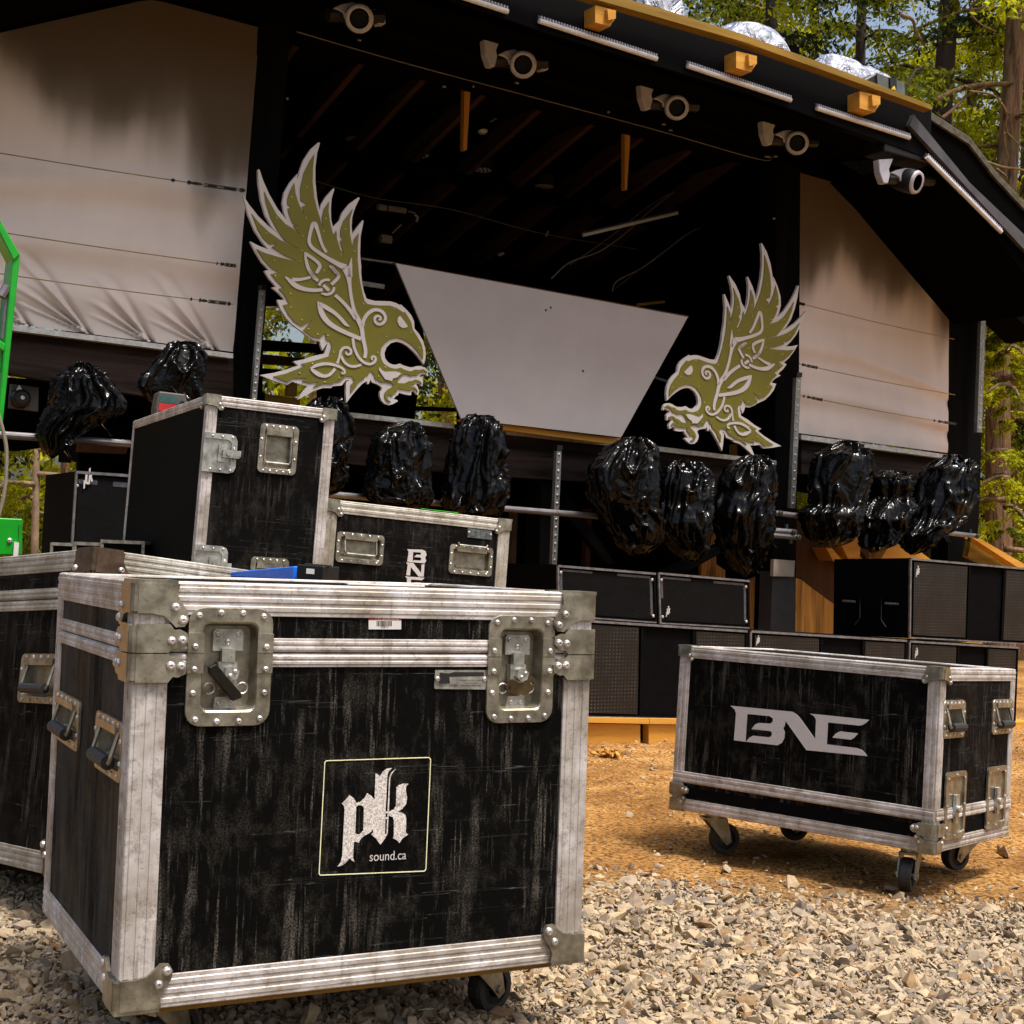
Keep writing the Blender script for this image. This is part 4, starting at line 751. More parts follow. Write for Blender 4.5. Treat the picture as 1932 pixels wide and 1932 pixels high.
# ---------------- centre panel ----------------
pn = sthing('trapezoid_panel', 'large pale grey trapezoid panel hanging between the two bird cutouts', 'panel', [(870, 790), (1172, 825)], .30)
slab(SM(), [(747, 497), (1298, 598), (1172, 825), (870, 790)], .32, .012).build('board', flat('grey_white_board', (.30, .28, .285), .8, var=.06, sc=4), pn)
slab(SM(), [(745, 495), (1300, 596), (1298, 600), (747, 499)], .312, .03).build('edge_batten', M['brown'], pn); slab(SM(), [(868, 791), (1172, 827), (1155, 838), (885, 802)], .28, .05).build('rear_batten', M['orangeh'], pn)
m = SM()
for u, v in ((1039, 580), (1030, 585), (1100, 700)): p_ = FS(u, v, .32); m.dome(p_, (0, 1, 0), .008, .004, 8)
m.build('screw', M['hard'], pn)
# ---------------- the two birds ----------------
A = crop(880, 520, 520); B = crop(920, 1000, 520); C = crop(1240, 1080, 400)
def D(pts): return [(1340*.503125+a*.078125, 1340*.503125+b*.078125) for a, b in pts]
OUT = (A([(115, 785), (200, 915), (330, 1080), (460, 1205), (605, 1330), (520, 1235), (425, 1060), (365, 850), (330, 620), (325, 430), (345, 425), (400, 590), (480, 770), (600, 980), (725, 1132), (690, 1040), (665, 900), (690, 750), (770, 610), (875, 488), (872, 580), (885, 530), (905, 450), (960, 300), (1060, 145), (1172, 48), (1190, 62), (1150, 200), (1125, 400), (1125, 600), (1148, 830), (1183, 1000), (1205, 920), (1270, 810), (1380, 688), (1390, 705), (1352, 830), (1340, 980), (1345, 1130), (1370, 1232), (1460, 1140), (1500, 1030), (1600, 905), (1728, 815), (1742, 830), (1680, 960), (1640, 1090), (1630, 1220), (1640, 1330), (1700, 1245), (1785, 1135), (1797, 1150), (1755, 1360), (1748, 1600), (1765, 1790)])
       + B([(1612, 60), (1625, 200), (1650, 340), (1685, 435)]) + C([(640, 185), (700, 207), (800, 232), (950, 235), (1090, 243), (1180, 270), (1265, 315), (1272, 295), (1370, 390), (1460, 490), (1510, 600), (1520, 735), (1600, 830), (1670, 950), (1715, 1100), (1722, 1250), (1692, 1382), (1590, 1245), (1500, 1145), (1400, 1055), (1300, 995), (1200, 968), (1090, 1000), (1010, 1080), (975, 1180), (985, 1270), (1040, 1340)])
       + D([(760, 130), (840, 172), (940, 178), (1030, 150), (1110, 195), (1270, 240), (1350, 240), (1440, 212), (1540, 212), (1630, 245), (1690, 320), (1715, 440), (1692, 455), (1655, 410), (1570, 408), (1490, 450), (1550, 490), (1590, 560), (1572, 690), (1545, 695), (1490, 632), (1420, 645), (1465, 730), (1497, 820), (1470, 900), (1440, 905), (1350, 805), (1300, 850), (1305, 900), (1290, 915), (1150, 895), (1010, 850), (985, 905), (935, 935), (875, 1000), (970, 1035), (980, 1060), (860, 1130), (770, 1155), (660, 1120), (585, 1040), (545, 930), (545, 850), (600, 755), (570, 700), (470, 645), (350, 600), (325, 530), (268, 650), (238, 640), (225, 570), (110, 650), (0, 765)])
       + B([(1480, 1800), (1408, 1900), (1400, 1750), (1405, 1605), (1460, 1580), (1400, 1585), (1345, 1655), (1220, 1665), (1195, 1690), (1080, 1690), (960, 1730), (850, 1785), (738, 1850), (800, 1745), (862, 1665), (740, 1630), (655, 1600), (580, 1648), (400, 1590), (203, 1510), (400, 1478), (600, 1425), (735, 1375), (668, 1320), (820, 1290), (960, 1240), (1105, 1210), (1148, 1065), (1110, 1110), (1078, 1168), (1050, 1100), (1040, 1040), (950, 1025), (850, 960), (785, 900), (740, 868), (650, 805), (560, 700), (490, 590), (445, 460), (545, 468), (525, 430), (470, 370), (370, 288), (432, 285), (400, 240), (340, 175), (270, 62)]) + A([(415, 1842), (478, 1828), (380, 1720), (290, 1575), (218, 1430), (330, 1490), (472, 1542), (390, 1445), (280, 1280), (190, 1060)]))
OLV = (A([(235, 1050), (330, 1170), (480, 1310), (640, 1420), (850, 1525), (880, 1530), (700, 1430), (600, 1290), (500, 1110), (435, 910), (408, 740), (480, 880), (580, 1060), (700, 1190), (830, 1270), (903, 1335), (845, 1260), (815, 1210), (870, 1218), (800, 1180), (750, 1050), (735, 975), (790, 960), (730, 920), (730, 850), (760, 745), (825, 620), (842, 760), (880, 890), (962, 1065), (935, 950), (1005, 920), (915, 865), (910, 700), (960, 480), (1040, 320), (1105, 222), (1085, 400), (1080, 600), (1105, 830), (1150, 1000), (1222, 1245), (1212, 1100), (1240, 980), (1310, 880), (1303, 1000), (1320, 1150), (1370, 1350), (1412, 1282), (1420, 1400), (1465, 1550), (1518, 1600), (1465, 1440), (1500, 1385), (1468, 1365), (1470, 1270), (1510, 1150), (1640, 982), (1598, 1130), (1600, 1320), (1635, 1520), (1660, 1400), (1722, 1318), (1708, 1500), (1708, 1700), (1725, 1880)])
       + B([(1572, 60), (1590, 200), (1630, 390), (1655, 475)]) + C([(600, 232), (660, 290), (760, 310), (900, 320), (1060, 320), (1180, 360), (1320, 452), (1335, 430), (1400, 530), (1450, 620), (1480, 760), (1560, 880), (1640, 1020), (1670, 1160), (1663, 1290), (1560, 1140), (1450, 1020), (1330, 940), (1200, 900), (1080, 920), (980, 990), (910, 1080), (890, 1200), (920, 1310), (960, 1375)])
       + D([(690, 195), (780, 250), (880, 275), (960, 275), (1040, 250), (1130, 300), (1240, 335), (1310, 335), (1380, 295), (1480, 305), (1590, 285), (1650, 330), (1680, 375), (1600, 345), (1500, 370), (1420, 440), (1340, 430), (1290, 455), (1200, 415), (1110, 408), (1040, 470), (985, 545), (950, 600), (1000, 625), (1130, 630), (1250, 570), (1300, 580), (1380, 540), (1450, 545), (1520, 590), (1550, 650), (1490, 600), (1400, 598), (1340, 665), (1260, 670), (1260, 705), (1380, 715), (1430, 780), (1450, 850), (1400, 780), (1330, 762), (1270, 805), (1130, 780), (1020, 765), (970, 740), (940, 840), (870, 870), (835, 940), (750, 905), (715, 960), (740, 1030), (805, 1070), (740, 1075), (680, 1030), (645, 950), (650, 870), (710, 790), (860, 700), (850, 655), (780, 620), (640, 600), (580, 605), (500, 560), (425, 530), (400, 440), (350, 350), (310, 335), (270, 370), (250, 435), (180, 435), (165, 510), (80, 560), (0, 620)])
       + B([(1540, 1665), (1460, 1765), (1465, 1650), (1515, 1600), (1480, 1530), (1400, 1525), (1310, 1600), (1240, 1610), (1200, 1635), (1080, 1632), (945, 1680), (1015, 1605), (900, 1620), (785, 1595), (850, 1555), (660, 1555), (580, 1610), (480, 1570), (390, 1530), (560, 1490), (822, 1388), (775, 1355), (960, 1310), (1160, 1250), (1200, 1110), (1180, 1040), (1120, 1020), (1105, 925), (1030, 1000), (930, 980), (850, 925), (805, 885), (930, 740), (780, 830), (680, 770), (590, 660), (525, 535), (605, 520), (540, 400), (460, 308), (530, 298), (440, 215), (352, 105), (460, 80), (370, 30)])
       + A([(500, 1800), (390, 1680), (300, 1540), (430, 1600), (640, 1660), (800, 1700), (845, 1695), (700, 1635), (515, 1515), (580, 1465), (480, 1470), (400, 1400), (320, 1270)]))
STK = [(A, [(1265, 1590), (1200, 1480), (1150, 1300), (1095, 1150), (1045, 1290), (1010, 1480), (1180, 1610), (1400, 1740), (1530, 1800)], [35, 38, 42, 62, 42, 44, 48, 56, 92]), (A, [(1615, 1665), (1600, 1780), (1590, 1932)], [8, 50, 70]),
       (B, [(1380, 10), (1425, 120), (1440, 250), (1460, 420), (1500, 620), (1560, 740), (1610, 850), (1625, 1000), (1655, 1120), (1665, 1200), (1650, 1275)], [110, 80, 44, 42, 46, 66, 60, 52, 50, 50, 46]), (B, [(1240, 400), (1340, 490), (1440, 600), (1530, 730)], [44, 44, 50, 56]),
       (C, [(560, 700), (570, 600), (640, 480), (740, 405), (830, 395), (920, 430), (980, 520), (965, 610), (900, 665), (830, 660), (780, 610), (780, 540), (830, 505), (890, 530), (890, 580), (850, 575)], [60, 60, 62, 64, 60, 56, 52, 50, 50, 48, 46, 46, 44, 40, 36, 30]),
       (B, [(1000, 485), (1030, 600), (1090, 730), (1200, 830), (1400, 930), (1600, 1010)], [16, 70, 74, 62, 56, 52]), (B, [(1020, 520), (1120, 575), (1240, 650), (1330, 740), (1385, 810), (1440, 838)], [50, 60, 48, 46, 44, 8]),
       (B, [(545, 145), (620, 210), (700, 280), (830, 325), (960, 335), (1065, 325)], [14, 60, 70, 52, 48, 44]), (B, [(640, 185), (760, 185), (895, 152)], [54, 40, 34]), (A, [(965, 1590), (985, 1720), (1020, 1840), (1110, 1960)], [20, 44, 44, 44]), (B, [(880, 60), (920, 120), (1000, 205)], [44, 44, 40]),
       (A, [(975, 1605), (1090, 1680), (1180, 1760), (1165, 1820), (1125, 1880)], [40, 42, 44, 44, 40]), (A, [(1310, 1775), (1380, 1850), (1440, 1910)], [22, 44, 40]), (B, [(1185, 10), (1240, 70), (1300, 135), (1250, 195), (1185, 255)], [44, 44, 44, 44, 44]),
       (B, [(1015, 268), (1040, 215), (1095, 185), (1165, 190)], [36, 36, 36, 34]), (B, [(1048, 375), (1110, 395), (1180, 380), (1215, 340), (1225, 290)], [20, 38, 38, 38, 34]), (B, [(1075, 262), (1115, 300), (1155, 338)], [44, 46, 44]),
       (C, [(385, 915), (395, 1030), (430, 1150), (500, 1280), (600, 1365), (700, 1390), (780, 1350), (805, 1285), (775, 1240), (730, 1245), (720, 1290), (750, 1305)], [50, 48, 48, 48, 48, 46, 44, 42, 38, 36, 32, 26]),
       (C, [(105, 1370), (130, 1290), (150, 1230), (165, 1140), (220, 1080), (300, 1080), (355, 1130), (350, 1195), (300, 1215), (255, 1190), (275, 1160)], [44, 36, 44, 48, 46, 44, 44, 42, 38, 34, 26]), (C, [(170, 1235), (220, 1340), (310, 1415), (420, 1430), (535, 1395)], [48, 46, 46, 46, 40]),
       (B, [(895, 1425), (980, 1375), (1100, 1350), (1230, 1370), (1330, 1410), (1375, 1455), (1365, 1495), (1330, 1490), (1335, 1465)], [20, 46, 42, 38, 34, 30, 26, 22, 16]), (B, [(905, 1430), (980, 1490), (1080, 1535), (1170, 1510), (1240, 1425)], [30, 64, 44, 40, 38])]
BLB = [C([(1240, 508), (1320, 610), (1382, 700), (1350, 722), (1290, 732), (1225, 690), (1192, 610), (1205, 540)])]
BLB.append(D([(510, 235), (580, 320), (650, 355), (780, 345), (900, 345), (1000, 370), (1035, 400), (940, 485), (835, 520), (815, 580), (650, 535), (570, 420), (500, 310)]))
SCR = [(A, (1000, 682)), (A, (790, 818)), (A, (577, 1105)), (A, (988, 1113)), (A, (433, 1325)), (A, (940, 1360)), (A, (1263, 1120)), (A, (1234, 1295)), (A, (1536, 1265)), (A, (1664, 1577)), (A, (1472, 1622)), (A, (927, 1565)), (A, (540, 1705)), (A, (908, 1713)), (A, (1240, 1842)), (B, (410, 132)), (B, (620, 382)), (B, (627, 574)), (B, (782, 748)), (B, (871, 874)), (B, (1001, 947)), (B, (1142, 965)), (B, (1224, 1200)), (B, (928, 1355)), (B, (750, 1490)), (B, (1098, 1612)), (B, (1300, 1555)), (B, (1640, 522)), (C, (1135, 380)), (C, (1440, 815)), (C, (1598, 1090)), (C, (997, 890)), (C, (844, 1175)), (C, (982, 1440)), (C, (857, 1607))]
def bird(name, label, T, off, th=.018, flip=False):
    """T maps photo-traced plate coordinates (s,z) to this bird's plate coordinates"""
    pts = [T(p) for p in OUT]; base = np.array(pts)
    root = thing(name, label, 'bird cutout', SF, (base[:, 0].mean(), off, base[:, 1].min()))
    m = SM(); m.prism(pts, off-th, off); m.build('backing_plate', M['bird_white'], root)
    m = SM(); m.prism([T(p) for p in OLV], off, off+.006); m.build('olive_overlay', M['olive'], root)
    m = SM()
    for cf_, ln, ws in STK:
        k = {A: .13542, B: .13542, C: .10417}[cf_]; P = np.array(cf_(ln)); W = np.array(ws)*k*.5
        # smooth the centre line
        tt = np.r_[0, np.cumsum(np.linalg.norm(np.diff(P, axis=0), axis=1))]; 
        for _ in range(2):
            Q = np.repeat(P, 2, axis=0)[1:-1].copy(); 
            Q = np.concatenate([P[:1], np.stack([.75*P[:-1]+.25*P[1:], .25*P[:-1]+.75*P[1:]], 1).reshape(-1, 2), P[-1:]]); Wq = np.concatenate([W[:1], np.stack([.75*W[:-1]+.25*W[1:], .25*W[:-1]+.75*W[1:]], 1).ravel(), W[-1:]]); P, W = Q, Wq
        keep = [0]+[i for i in range(1, len(P)) if np.linalg.norm(P[i]-P[i-1]) > 1e-6]; P, W = P[keep], W[keep]
        tg = np.gradient(P, axis=0); tg /= np.linalg.norm(tg, axis=1, keepdims=True)+1e-9; nn = np.c_[-tg[:, 1], tg[:, 0]]
        a = [T(p) for p in P+nn*W[:, None]]; b = [T(p) for p in P-nn*W[:, None]]; k_ = len(a)
        vs = [(p[0], off+.0055, p[1]) for p in a]+[(p[0], off+.0055, p[1]) for p in b]+[(p[0], off+.012, p[1]) for p in a]+[(p[0], off+.012, p[1]) for p in b]
        fs = []
        for i in range(k_-1): fs += [(2*k_+i, 2*k_+i+1, 3*k_+i+1, 3*k_+i), (i, i+1, 2*k_+i+1, 2*k_+i), (k_+i, k_+i+1, 3*k_+i+1, 3*k_+i), (i, i+1, k_+i+1, k_+i)]
        fs += [(0, k_, 3*k_, 2*k_), (k_-1, 2*k_-1, 4*k_-1, 3*k_-1)]; m.add(vs, fs)
    for b_ in BLB: m.prism([T(p) for p in b_], off+.0055, off+.011)
    m.cur = 1
    for cf_, p in SCR: q_ = T(cf_([p])[0]); m.dome((q_[0], off+.006, q_[1]), (0, 1, 0), .0065, .003, 8)
    m.build('white_knotwork', [M['bird_white'], M['screwm']], root); return root
M['screwm'] = flat('dull_screw', (.30, .28, .10), .4, .5); M['bird_white'] = flat('bird_white', (.50, .465, .46), .6, var=.06, sc=5); M['olive'] = flat('olive_paint', (.140, .126, .006), .6, bump=.25, bsc=35, var=.16, sc=3, spec=.4)
BO = .40
T1 = lambda p: (lambda q_: (q_[0], q_[2]))(FS(p[0], p[1], BO))
b1 = bird('bird_cutout', 'larger olive and white raven cutout left of the grey panel, beak open rightwards', T1, BO)
# the right bird is the same shape mirrored: affine fit between matching points
E4 = crop(2480, 900, 560); E5 = crop(2440, 1240, 520)
PR = [(A([(1172, 48)]), E4([(1298, 45)])), (A([(1380, 688)]), E4([(1112, 462)])), (A([(1728, 815)]), E4([(882, 460)])), (A([(1785, 1135)]), E4([(820, 697)])), (A([(335, 427)]), E4([(1778, 600)])), (A([(115, 785)]), E4([(1880, 918)])), (A([(218, 1430)]), E4([(1757, 1355)])), (B([(445, 460)]), E5([(1750, 740)])), (B([(270, 62)]), E5([(1888, 465)])),
      (C([(1692, 1382)]), E5([(213, 975)])), (D([(1715, 445)]), E5([(150, 1100)])), (B([(1408, 1900)]), E5([(980, 1695)])), (B([(738, 1850)]), E5([(1440, 1730)])), (B([(203, 1510)]), E5([(1835, 1633)])), (C([(1520, 735)]), E5([(385, 590)])), (B([(1685, 435)]), E5([(925, 385)])), (D([(770, 1155)]), E5([(580, 1585)])), (C([(850, 545)]), E5([(785, 590)]))]
S_ = np.array([[*T1(a[0]), 1] for a, b in PR]); D_ = np.array([T1(b[0]) for a, b in PR]); H = np.zeros(9)
# projective fit (the sign was photographed slightly turned)
rows = []; rhs = []
for (x, y, _), (X_, Y_) in zip(S_, D_): rows += [[x, y, 1, 0, 0, 0, -X_*x, -X_*y], [0, 0, 0, x, y, 1, -Y_*x, -Y_*y]]; rhs += [X_, Y_]
h8 = np.linalg.lstsq(np.array(rows), np.array(rhs), rcond=None)[0]
def T2(p):
    x, y = T1(p); w_ = h8[6]*x+h8[7]*y+1; return ((h8[0]*x+h8[1]*y+h8[2])/w_, (h8[3]*x+h8[4]*y+h8[5])/w_)
print('bird fit', max(np.linalg.norm(np.array(T2(a[0]))-T1(b[0])) for a, b in PR), h8)
b2 = bird('bird_cutout', 'smaller mirrored olive and white raven cutout right of the grey panel', T2, BO)
# ---------------- lights under the eave ----------------
M['shell'] = flat('grey_lamp_shell', (.42, .42, .48), .35, var=.15, spec=.5); M['lens'] = flat('dark_lens', (.002, .002, .003), .3, spec=.15)
def moving_head(u, v, r_px, look, arms, label, off=.62):
    c_ = FS(u, v, off); d = np.linalg.norm(SF.w(c_)-CAMP); k = d/FPX; r = r_px*k
    root = thing('moving_head_light', label, 'stage light', SF, (c_[0], off, c_[2]+r*1.9), 'moving head lights under the eave')
    cp = (CAMP-SF.o)@SF.B.T; ax = nrm(nrm(cp-c_)+np.array(look))
    m = SM(); n = 24; a = nrm(np.cross(ax, (0, 0, 1))); b = np.cross(a, ax)
    prof = [(.72, .5), (.95, .55), (1.05, .3), (1.08, -.2), (1.0, -1.2), (.75, -1.9), (.3, -2.2)]; vs = [c_+ax*h*r+r*q_*(math.cos(2*math.pi*i/n)*a+math.sin(2*math.pi*i/n)*b) for q_, h in prof for i in range(n)]
    m.add(vs, [(j*n+i, j*n+(i+1) % n, (j+1)*n+(i+1) % n, (j+1)*n+i) for j in range(len(prof)-1) for i in range(n)])
    m.m = [0]*(2*n)+[1]*(len(m.m)-2*n); m.build('lamp_head', [M['shell'], M['black']], root, smooth=True)
    m = SM(); prof = [(.72, .5), (.66, .2), (.60, -.1)]; vs = [c_+ax*h*r+r*q_*(math.cos(2*math.pi*i/n)*a+math.sin(2*math.pi*i/n)*b) for q_, h in prof for i in range(n)]; m.add(vs, [(j*n+i, j*n+(i+1) % n, (j+1)*n+(i+1) % n, (j+1)*n+i) for j in range(2) for i in range(n)]+[tuple(range(2*n, 3*n))])
    m.build('lens', M['lens'], root)
    # hood sweeping to the left arm
    P = lambda x, y, o=0: FS(u+x*r_px, v+y*r_px, off+o)
    m = slab(SM(), [(u+x*r_px, v+y*r_px) for x, y in [(-2.0, -.85), (-1.4, -1.15), (-.6, -1.32), (.2, -1.22), (-.1, -1.0), (-.65, -.85), (-.98, -.35), (-1.08, .0), (-1.25, -.45), (-1.6, -.7)]], off-.02, .05); m.build('hood', M['shell'], root, bevel=.004)
    if 'l' in arms: slab(SM(), [(u+x*r_px, v+y*r_px) for x, y in [(-3.2, -2.1), (-1.8, -2.2), (-2.2, -1.2), (-2.1, -.7), (-2.3, .15), (-2.75, .1), (-3.1, -.9)]], off-.0, .05).build('yoke_arm', M['shell'], root, bevel=.004)
    if 'r' in arms: slab(SM(), [(u+x*r_px, v+y*r_px) for x, y in [(.2, -2.2), (1.5, -2.2), (1.95, -1.3), (2.1, .4), (1.5, .45), (1.2, -.6), (.9, -1.5)]], off-.05, .05).build('yoke_arm', M['shell'], root, bevel=.004)
    top = SM(); w0 = P(-2.9, -2.1)[0]; w1 = P(1.8, -2.1)[0]; z0 = P(-.5, -2.2)[2]; top.box(w0, w1, off-.16, off+.02, z0, z0+r*1.6); top.build('base_box', M['black'], root, bevel=.006)
    m = SM(); m.tube([P(-2.5, -.3, -.06), P(1.8, -.1, -.06)], r*.5, 10); m.build('pivot', M['black'], root)
    m = SM(); m.tube([P(-.5, -3.6, -.07), P(-.5, -6, -.07)], .02, 8); m.build('hook_clamp', M['black'], root)
moving_head(678, 35, 24, (0, 0, 0), 'r', 'moving head stage light at the top left under the eave, leftmost of five')
moving_head(987, 122, 23, (0, 0, 0), 'lr', 'moving head stage light with both grey arms showing, second from the left of five')
moving_head(1276, 203, 21, (.15, 0, 0), 'l', 'moving head stage light in the middle of the five under the eave')
moving_head(1503, 270, 20, (.15, 0, .05), 'l', 'moving head stage light above the right stage post, fourth from the left')
moving_head(1722, 343, 20, (.9, 0, .05), 'l', 'moving head stage light turned right above the right fabric screen, rightmost of five', .97)
M['tubew'] = flat('white_light_tube', (.62, .62, .63), .35, var=.15, sc=40); M['housing'] = flat('bar_housing', (.06, .055, .06), .5)
def ledbar(p0, p1, off, label):
    root = sthing('light_bar', label, 'light bar', [p0, p1], off, 'long light bars hung under the eave')
    a, b = FS(*p0, off), FS(*p1, off); m = SM(); m.tube([a, b], .014, 10); m.build('tube', M['tubew'], root)
    m = SM(); m.tube([a+[0, -.02, .018], b+[0, -.02, .018]], .017, 6); m.build('housing', M['housing'], root)
    m = SM(); L = b-a; n = int(np.linalg.norm(L)/.018)
    for i in range(n): c_ = a+L*(i+.5)/n; m.box(c_[0]-.003, c_[0]+.003, c_[1]-.02, c_[1]+.012, c_[2]+.010, c_[2]+.024)
    m.build('cooling_fins', M['shell'], root)
ledbar((730, -52), (958, 22), EO+.02, 'light bar at the top left under the eave, half out of the picture')
ledbar((1017, 39), (1239, 111), EO+.02, 'light bar left of the middle eave corbel, between second and third moving heads')
ledbar((1297, 124), (1492, 189), EO+.02, 'light bar right of the middle eave corbel, above the third moving head')
ledbar((1541, 204), (1716, 260), EO+.02, 'light bar beneath the rightmost corbel at the end of the level eave')
ledbar((1748, 296), (1889, 438), EO+.02, 'steeply sloping light bar along the shoulder of the roof')
for u, v0, v1, lab in ((883, 150, 282, 'orange board hanging in the opening above the left bird and panel'), (1185, 232, 357, 'orange board hanging in the opening to the right, above the grey panel')):
    m = slab(SM(), [(u-6, v0-12), (u+6, v0-8), (u+1-3, v1+1), (u-13+(3 if u > 1000 else 0)+4, v1)], -.22, .04); single(m, 'hanging_board', M['orange'], lab, 'board', group='boards hanging from the header')
# par cans and small ceiling fittings
def par(u, v, w_px, label, lit=None):
    c_ = FS(u, v, -1.25); k = np.linalg.norm(SF.w(c_)-CAMP)/FPX; r = w_px*k/2
    root = thing('ceiling_spotlight', label, 'spotlight', SF, c_, 'round spotlights under the stage ceiling'); m = SM(); m.tube([c_+[0, 0, .01], c_+[0, 0, .18]], [r*1.05, r*.8], 16); m.tube([c_+[0, 0, .18], c_+[0, 0, .34]], .012, 6); m.build('can', M['black'], root)
    m = SM(); n = 20; m.add([c_+[r*.95*math.cos(2*math.pi*i/n), r*.95*math.sin(2*math.pi*i/n), 0] for i in range(n)], [tuple(range(n))]); m.build('lens', lit or M['parlens'], root)
    if lit:
        m = SM()
        for rr, nn in ((.3, 5), (.68, 10)):
            for i in range(nn): q_ = c_+[r*rr*math.cos(6.283*i/nn), r*rr*math.sin(6.283*i/nn), 0]; m.dome(q_, (0, 0, -1), r*.12, r*.08, 6)
        m.build('diodes', M['shell'], root)
M['parlens'] = flat('frosted_lens', (.35, .28, .26), .5)
par(670, 263, 38, 'plain frosted ceiling spotlight, leftmost in the stage opening'); par(793, 293, 38, 'ceiling spotlight with a dotted face left of the hanging board', M['lens']); par(911, 321, 38, 'ceiling spotlight with a dotted face just right of the hanging board', M['lens']); par(1027, 352, 37, 'plain frosted ceiling spotlight, rightmost in the row')
c_ = FS(910, 247, -.9); m = SM(); m.tube([c_+[0, 0, -.02], c_+[0, 0, 0], c_+[0, 0, .03], c_+[0, 0, .05]], [.02, .045, .05, .04], 14); m.tube([c_+[0, 0, .05], c_+[0, 0, .4]], .006, 5); single(m, 'bulb_lamp', flat('opal_bulb', (.7, .66, .55), .4), 'small opal lamp hanging beside the left orange board', 'lamp')
r = sthing('tube_light', 'unlit white tube light hanging askew under the rafters above the grey panel', 'tube light', [(1100, 443), (1278, 402)], -.8); m = SM(); m.tube([FS(1100, 444, -.8), FS(1278, 402, -.8)], .012, 8); m.build('tube', M['tubew'], r); m = SM(); m.tube([FS(1100, 441, -.81), FS(1278, 399, -.81)], .014, 6); m.build('housing', M['housing'], r)
M['cable'] = flat('pale_cable', (.20, .17, .13), .6)
def spline(P, n=8):
    P = [np.array(p, float) for p in P]; P = [2*P[0]-P[1]]+P+[2*P[-1]-P[-2]]; out = []
    for i in range(1, len(P)-2):
        for t_ in np.arange(0, 1, 1/n): out.append(.5*((2*P[i])+(-P[i-1]+P[i+1])*t_+(2*P[i-1]-5*P[i]+4*P[i+1]-P[i+2])*t_*t_+(-P[i-1]+3*P[i]-3*P[i+1]+P[i+2])*t_**3))
    return out+[P[-2]]
for pts, off, lab in (([(560, 60), (760, 118), (1000, 182), (1240, 246), (1430, 300), (1460, 296)], .07, 'long thin cable stapled along the bottom of the header beam'), ([(560, 330), (700, 372), (850, 395), (1020, 440), (1200, 470)], -1.5, 'thin cable strung across the ceiling above the birds'), ([(1160, 545), (1260, 470), (1330, 440), (1450, 378)], -1.4, 'thin pale cable beside the one rising to the right post'), ([(925, 230), (948, 217), (975, 207), (1000, 182)], -.7, 'short pale cable beside the opal lamp'), ([(1040, 526), (1075, 495), (1130, 475), (1180, 440), (1230, 395), (1290, 350), (1340, 330), (1390, 292)], -1.0, 'pale cable looping up past the tube light to the header'), ([(1155, 550), (1165, 530), (1220, 500), (1300, 440), (1360, 415), (1410, 385), (1455, 365)], -1.0, 'pale cable rising to the right stage post'), ([(1075, 500), (1150, 448), (1230, 385), (1305, 345)], -1.05, 'thin second cable running beside the looping one')):
    m = SM(); m.tube(spline([FS(*p, off) for p in pts]), .005 if 'thin' not in lab else .003, 5); single(m, 'cable', M['cable'], lab, 'cable')
r = sthing('ceiling_rigging', 'cluster of small pale clamps and boxes under the ceiling right of the left wing', 'rigging', [(710, 390), (790, 450)], -1.2)
for a, b, w_ in (((712, 390), (728, 393), .022), ((732, 393), (765, 398), .020), ((718, 450), (737, 453), .03), ((740, 440), (757, 424), .006), ((770, 399), (783, 402), .006), ((1030, 446), (1034, 436), .008), ((940, 481), (950, 478), .012)): m = SM(); m.tube([FS(*a, -1.2), FS(*b, -1.2)], w_, 6); m.build('clamp', M['cable'], r)
m = SM(); m.tube([FS(783, 405, -1.2), FS(788, 410, -1.2), FS(786, 418, -1.2)], .008, 6); m.build('hook', M['shell'], r)
random.seed(11)
# small bright fittings on the header
r = sthing('header_fittings', 'small pale bolts and cable clips scattered along the dark header above the opening', 'clips', [(700, 120), (1500, 290)], .12)
for u, v, w_ in ((678, 75, 6), (932, 58, 4), (945, 62, 5), (1025, 58, 8), (1035, 64, 3), (838, 163, 6), (975, 156, 6), (893, 163, 2), (1245, 172, 6), (1148, 211, 4), (1252, 234, 6), (1265, 245, 6), (1245, 144, 4), (1300, 144, 3), (1310, 147, 3), (1474, 211, 4), (1488, 215, 5), (1538, 226, 5), (1700, 310, 4), (1745, 287, 3), (1750, 325, 5), (1756, 280, 3), (1448, 295, 10), (542, 186, 3), (1460, 412, 3), (1463, 295, 5)):
    m = SM(); a = FS(u-w_/2, v, .13); b = FS(u+w_/2, v+w_*.15, .13); m.tube([a, b], .007, 6); m.build('clip', M['cable'], r)
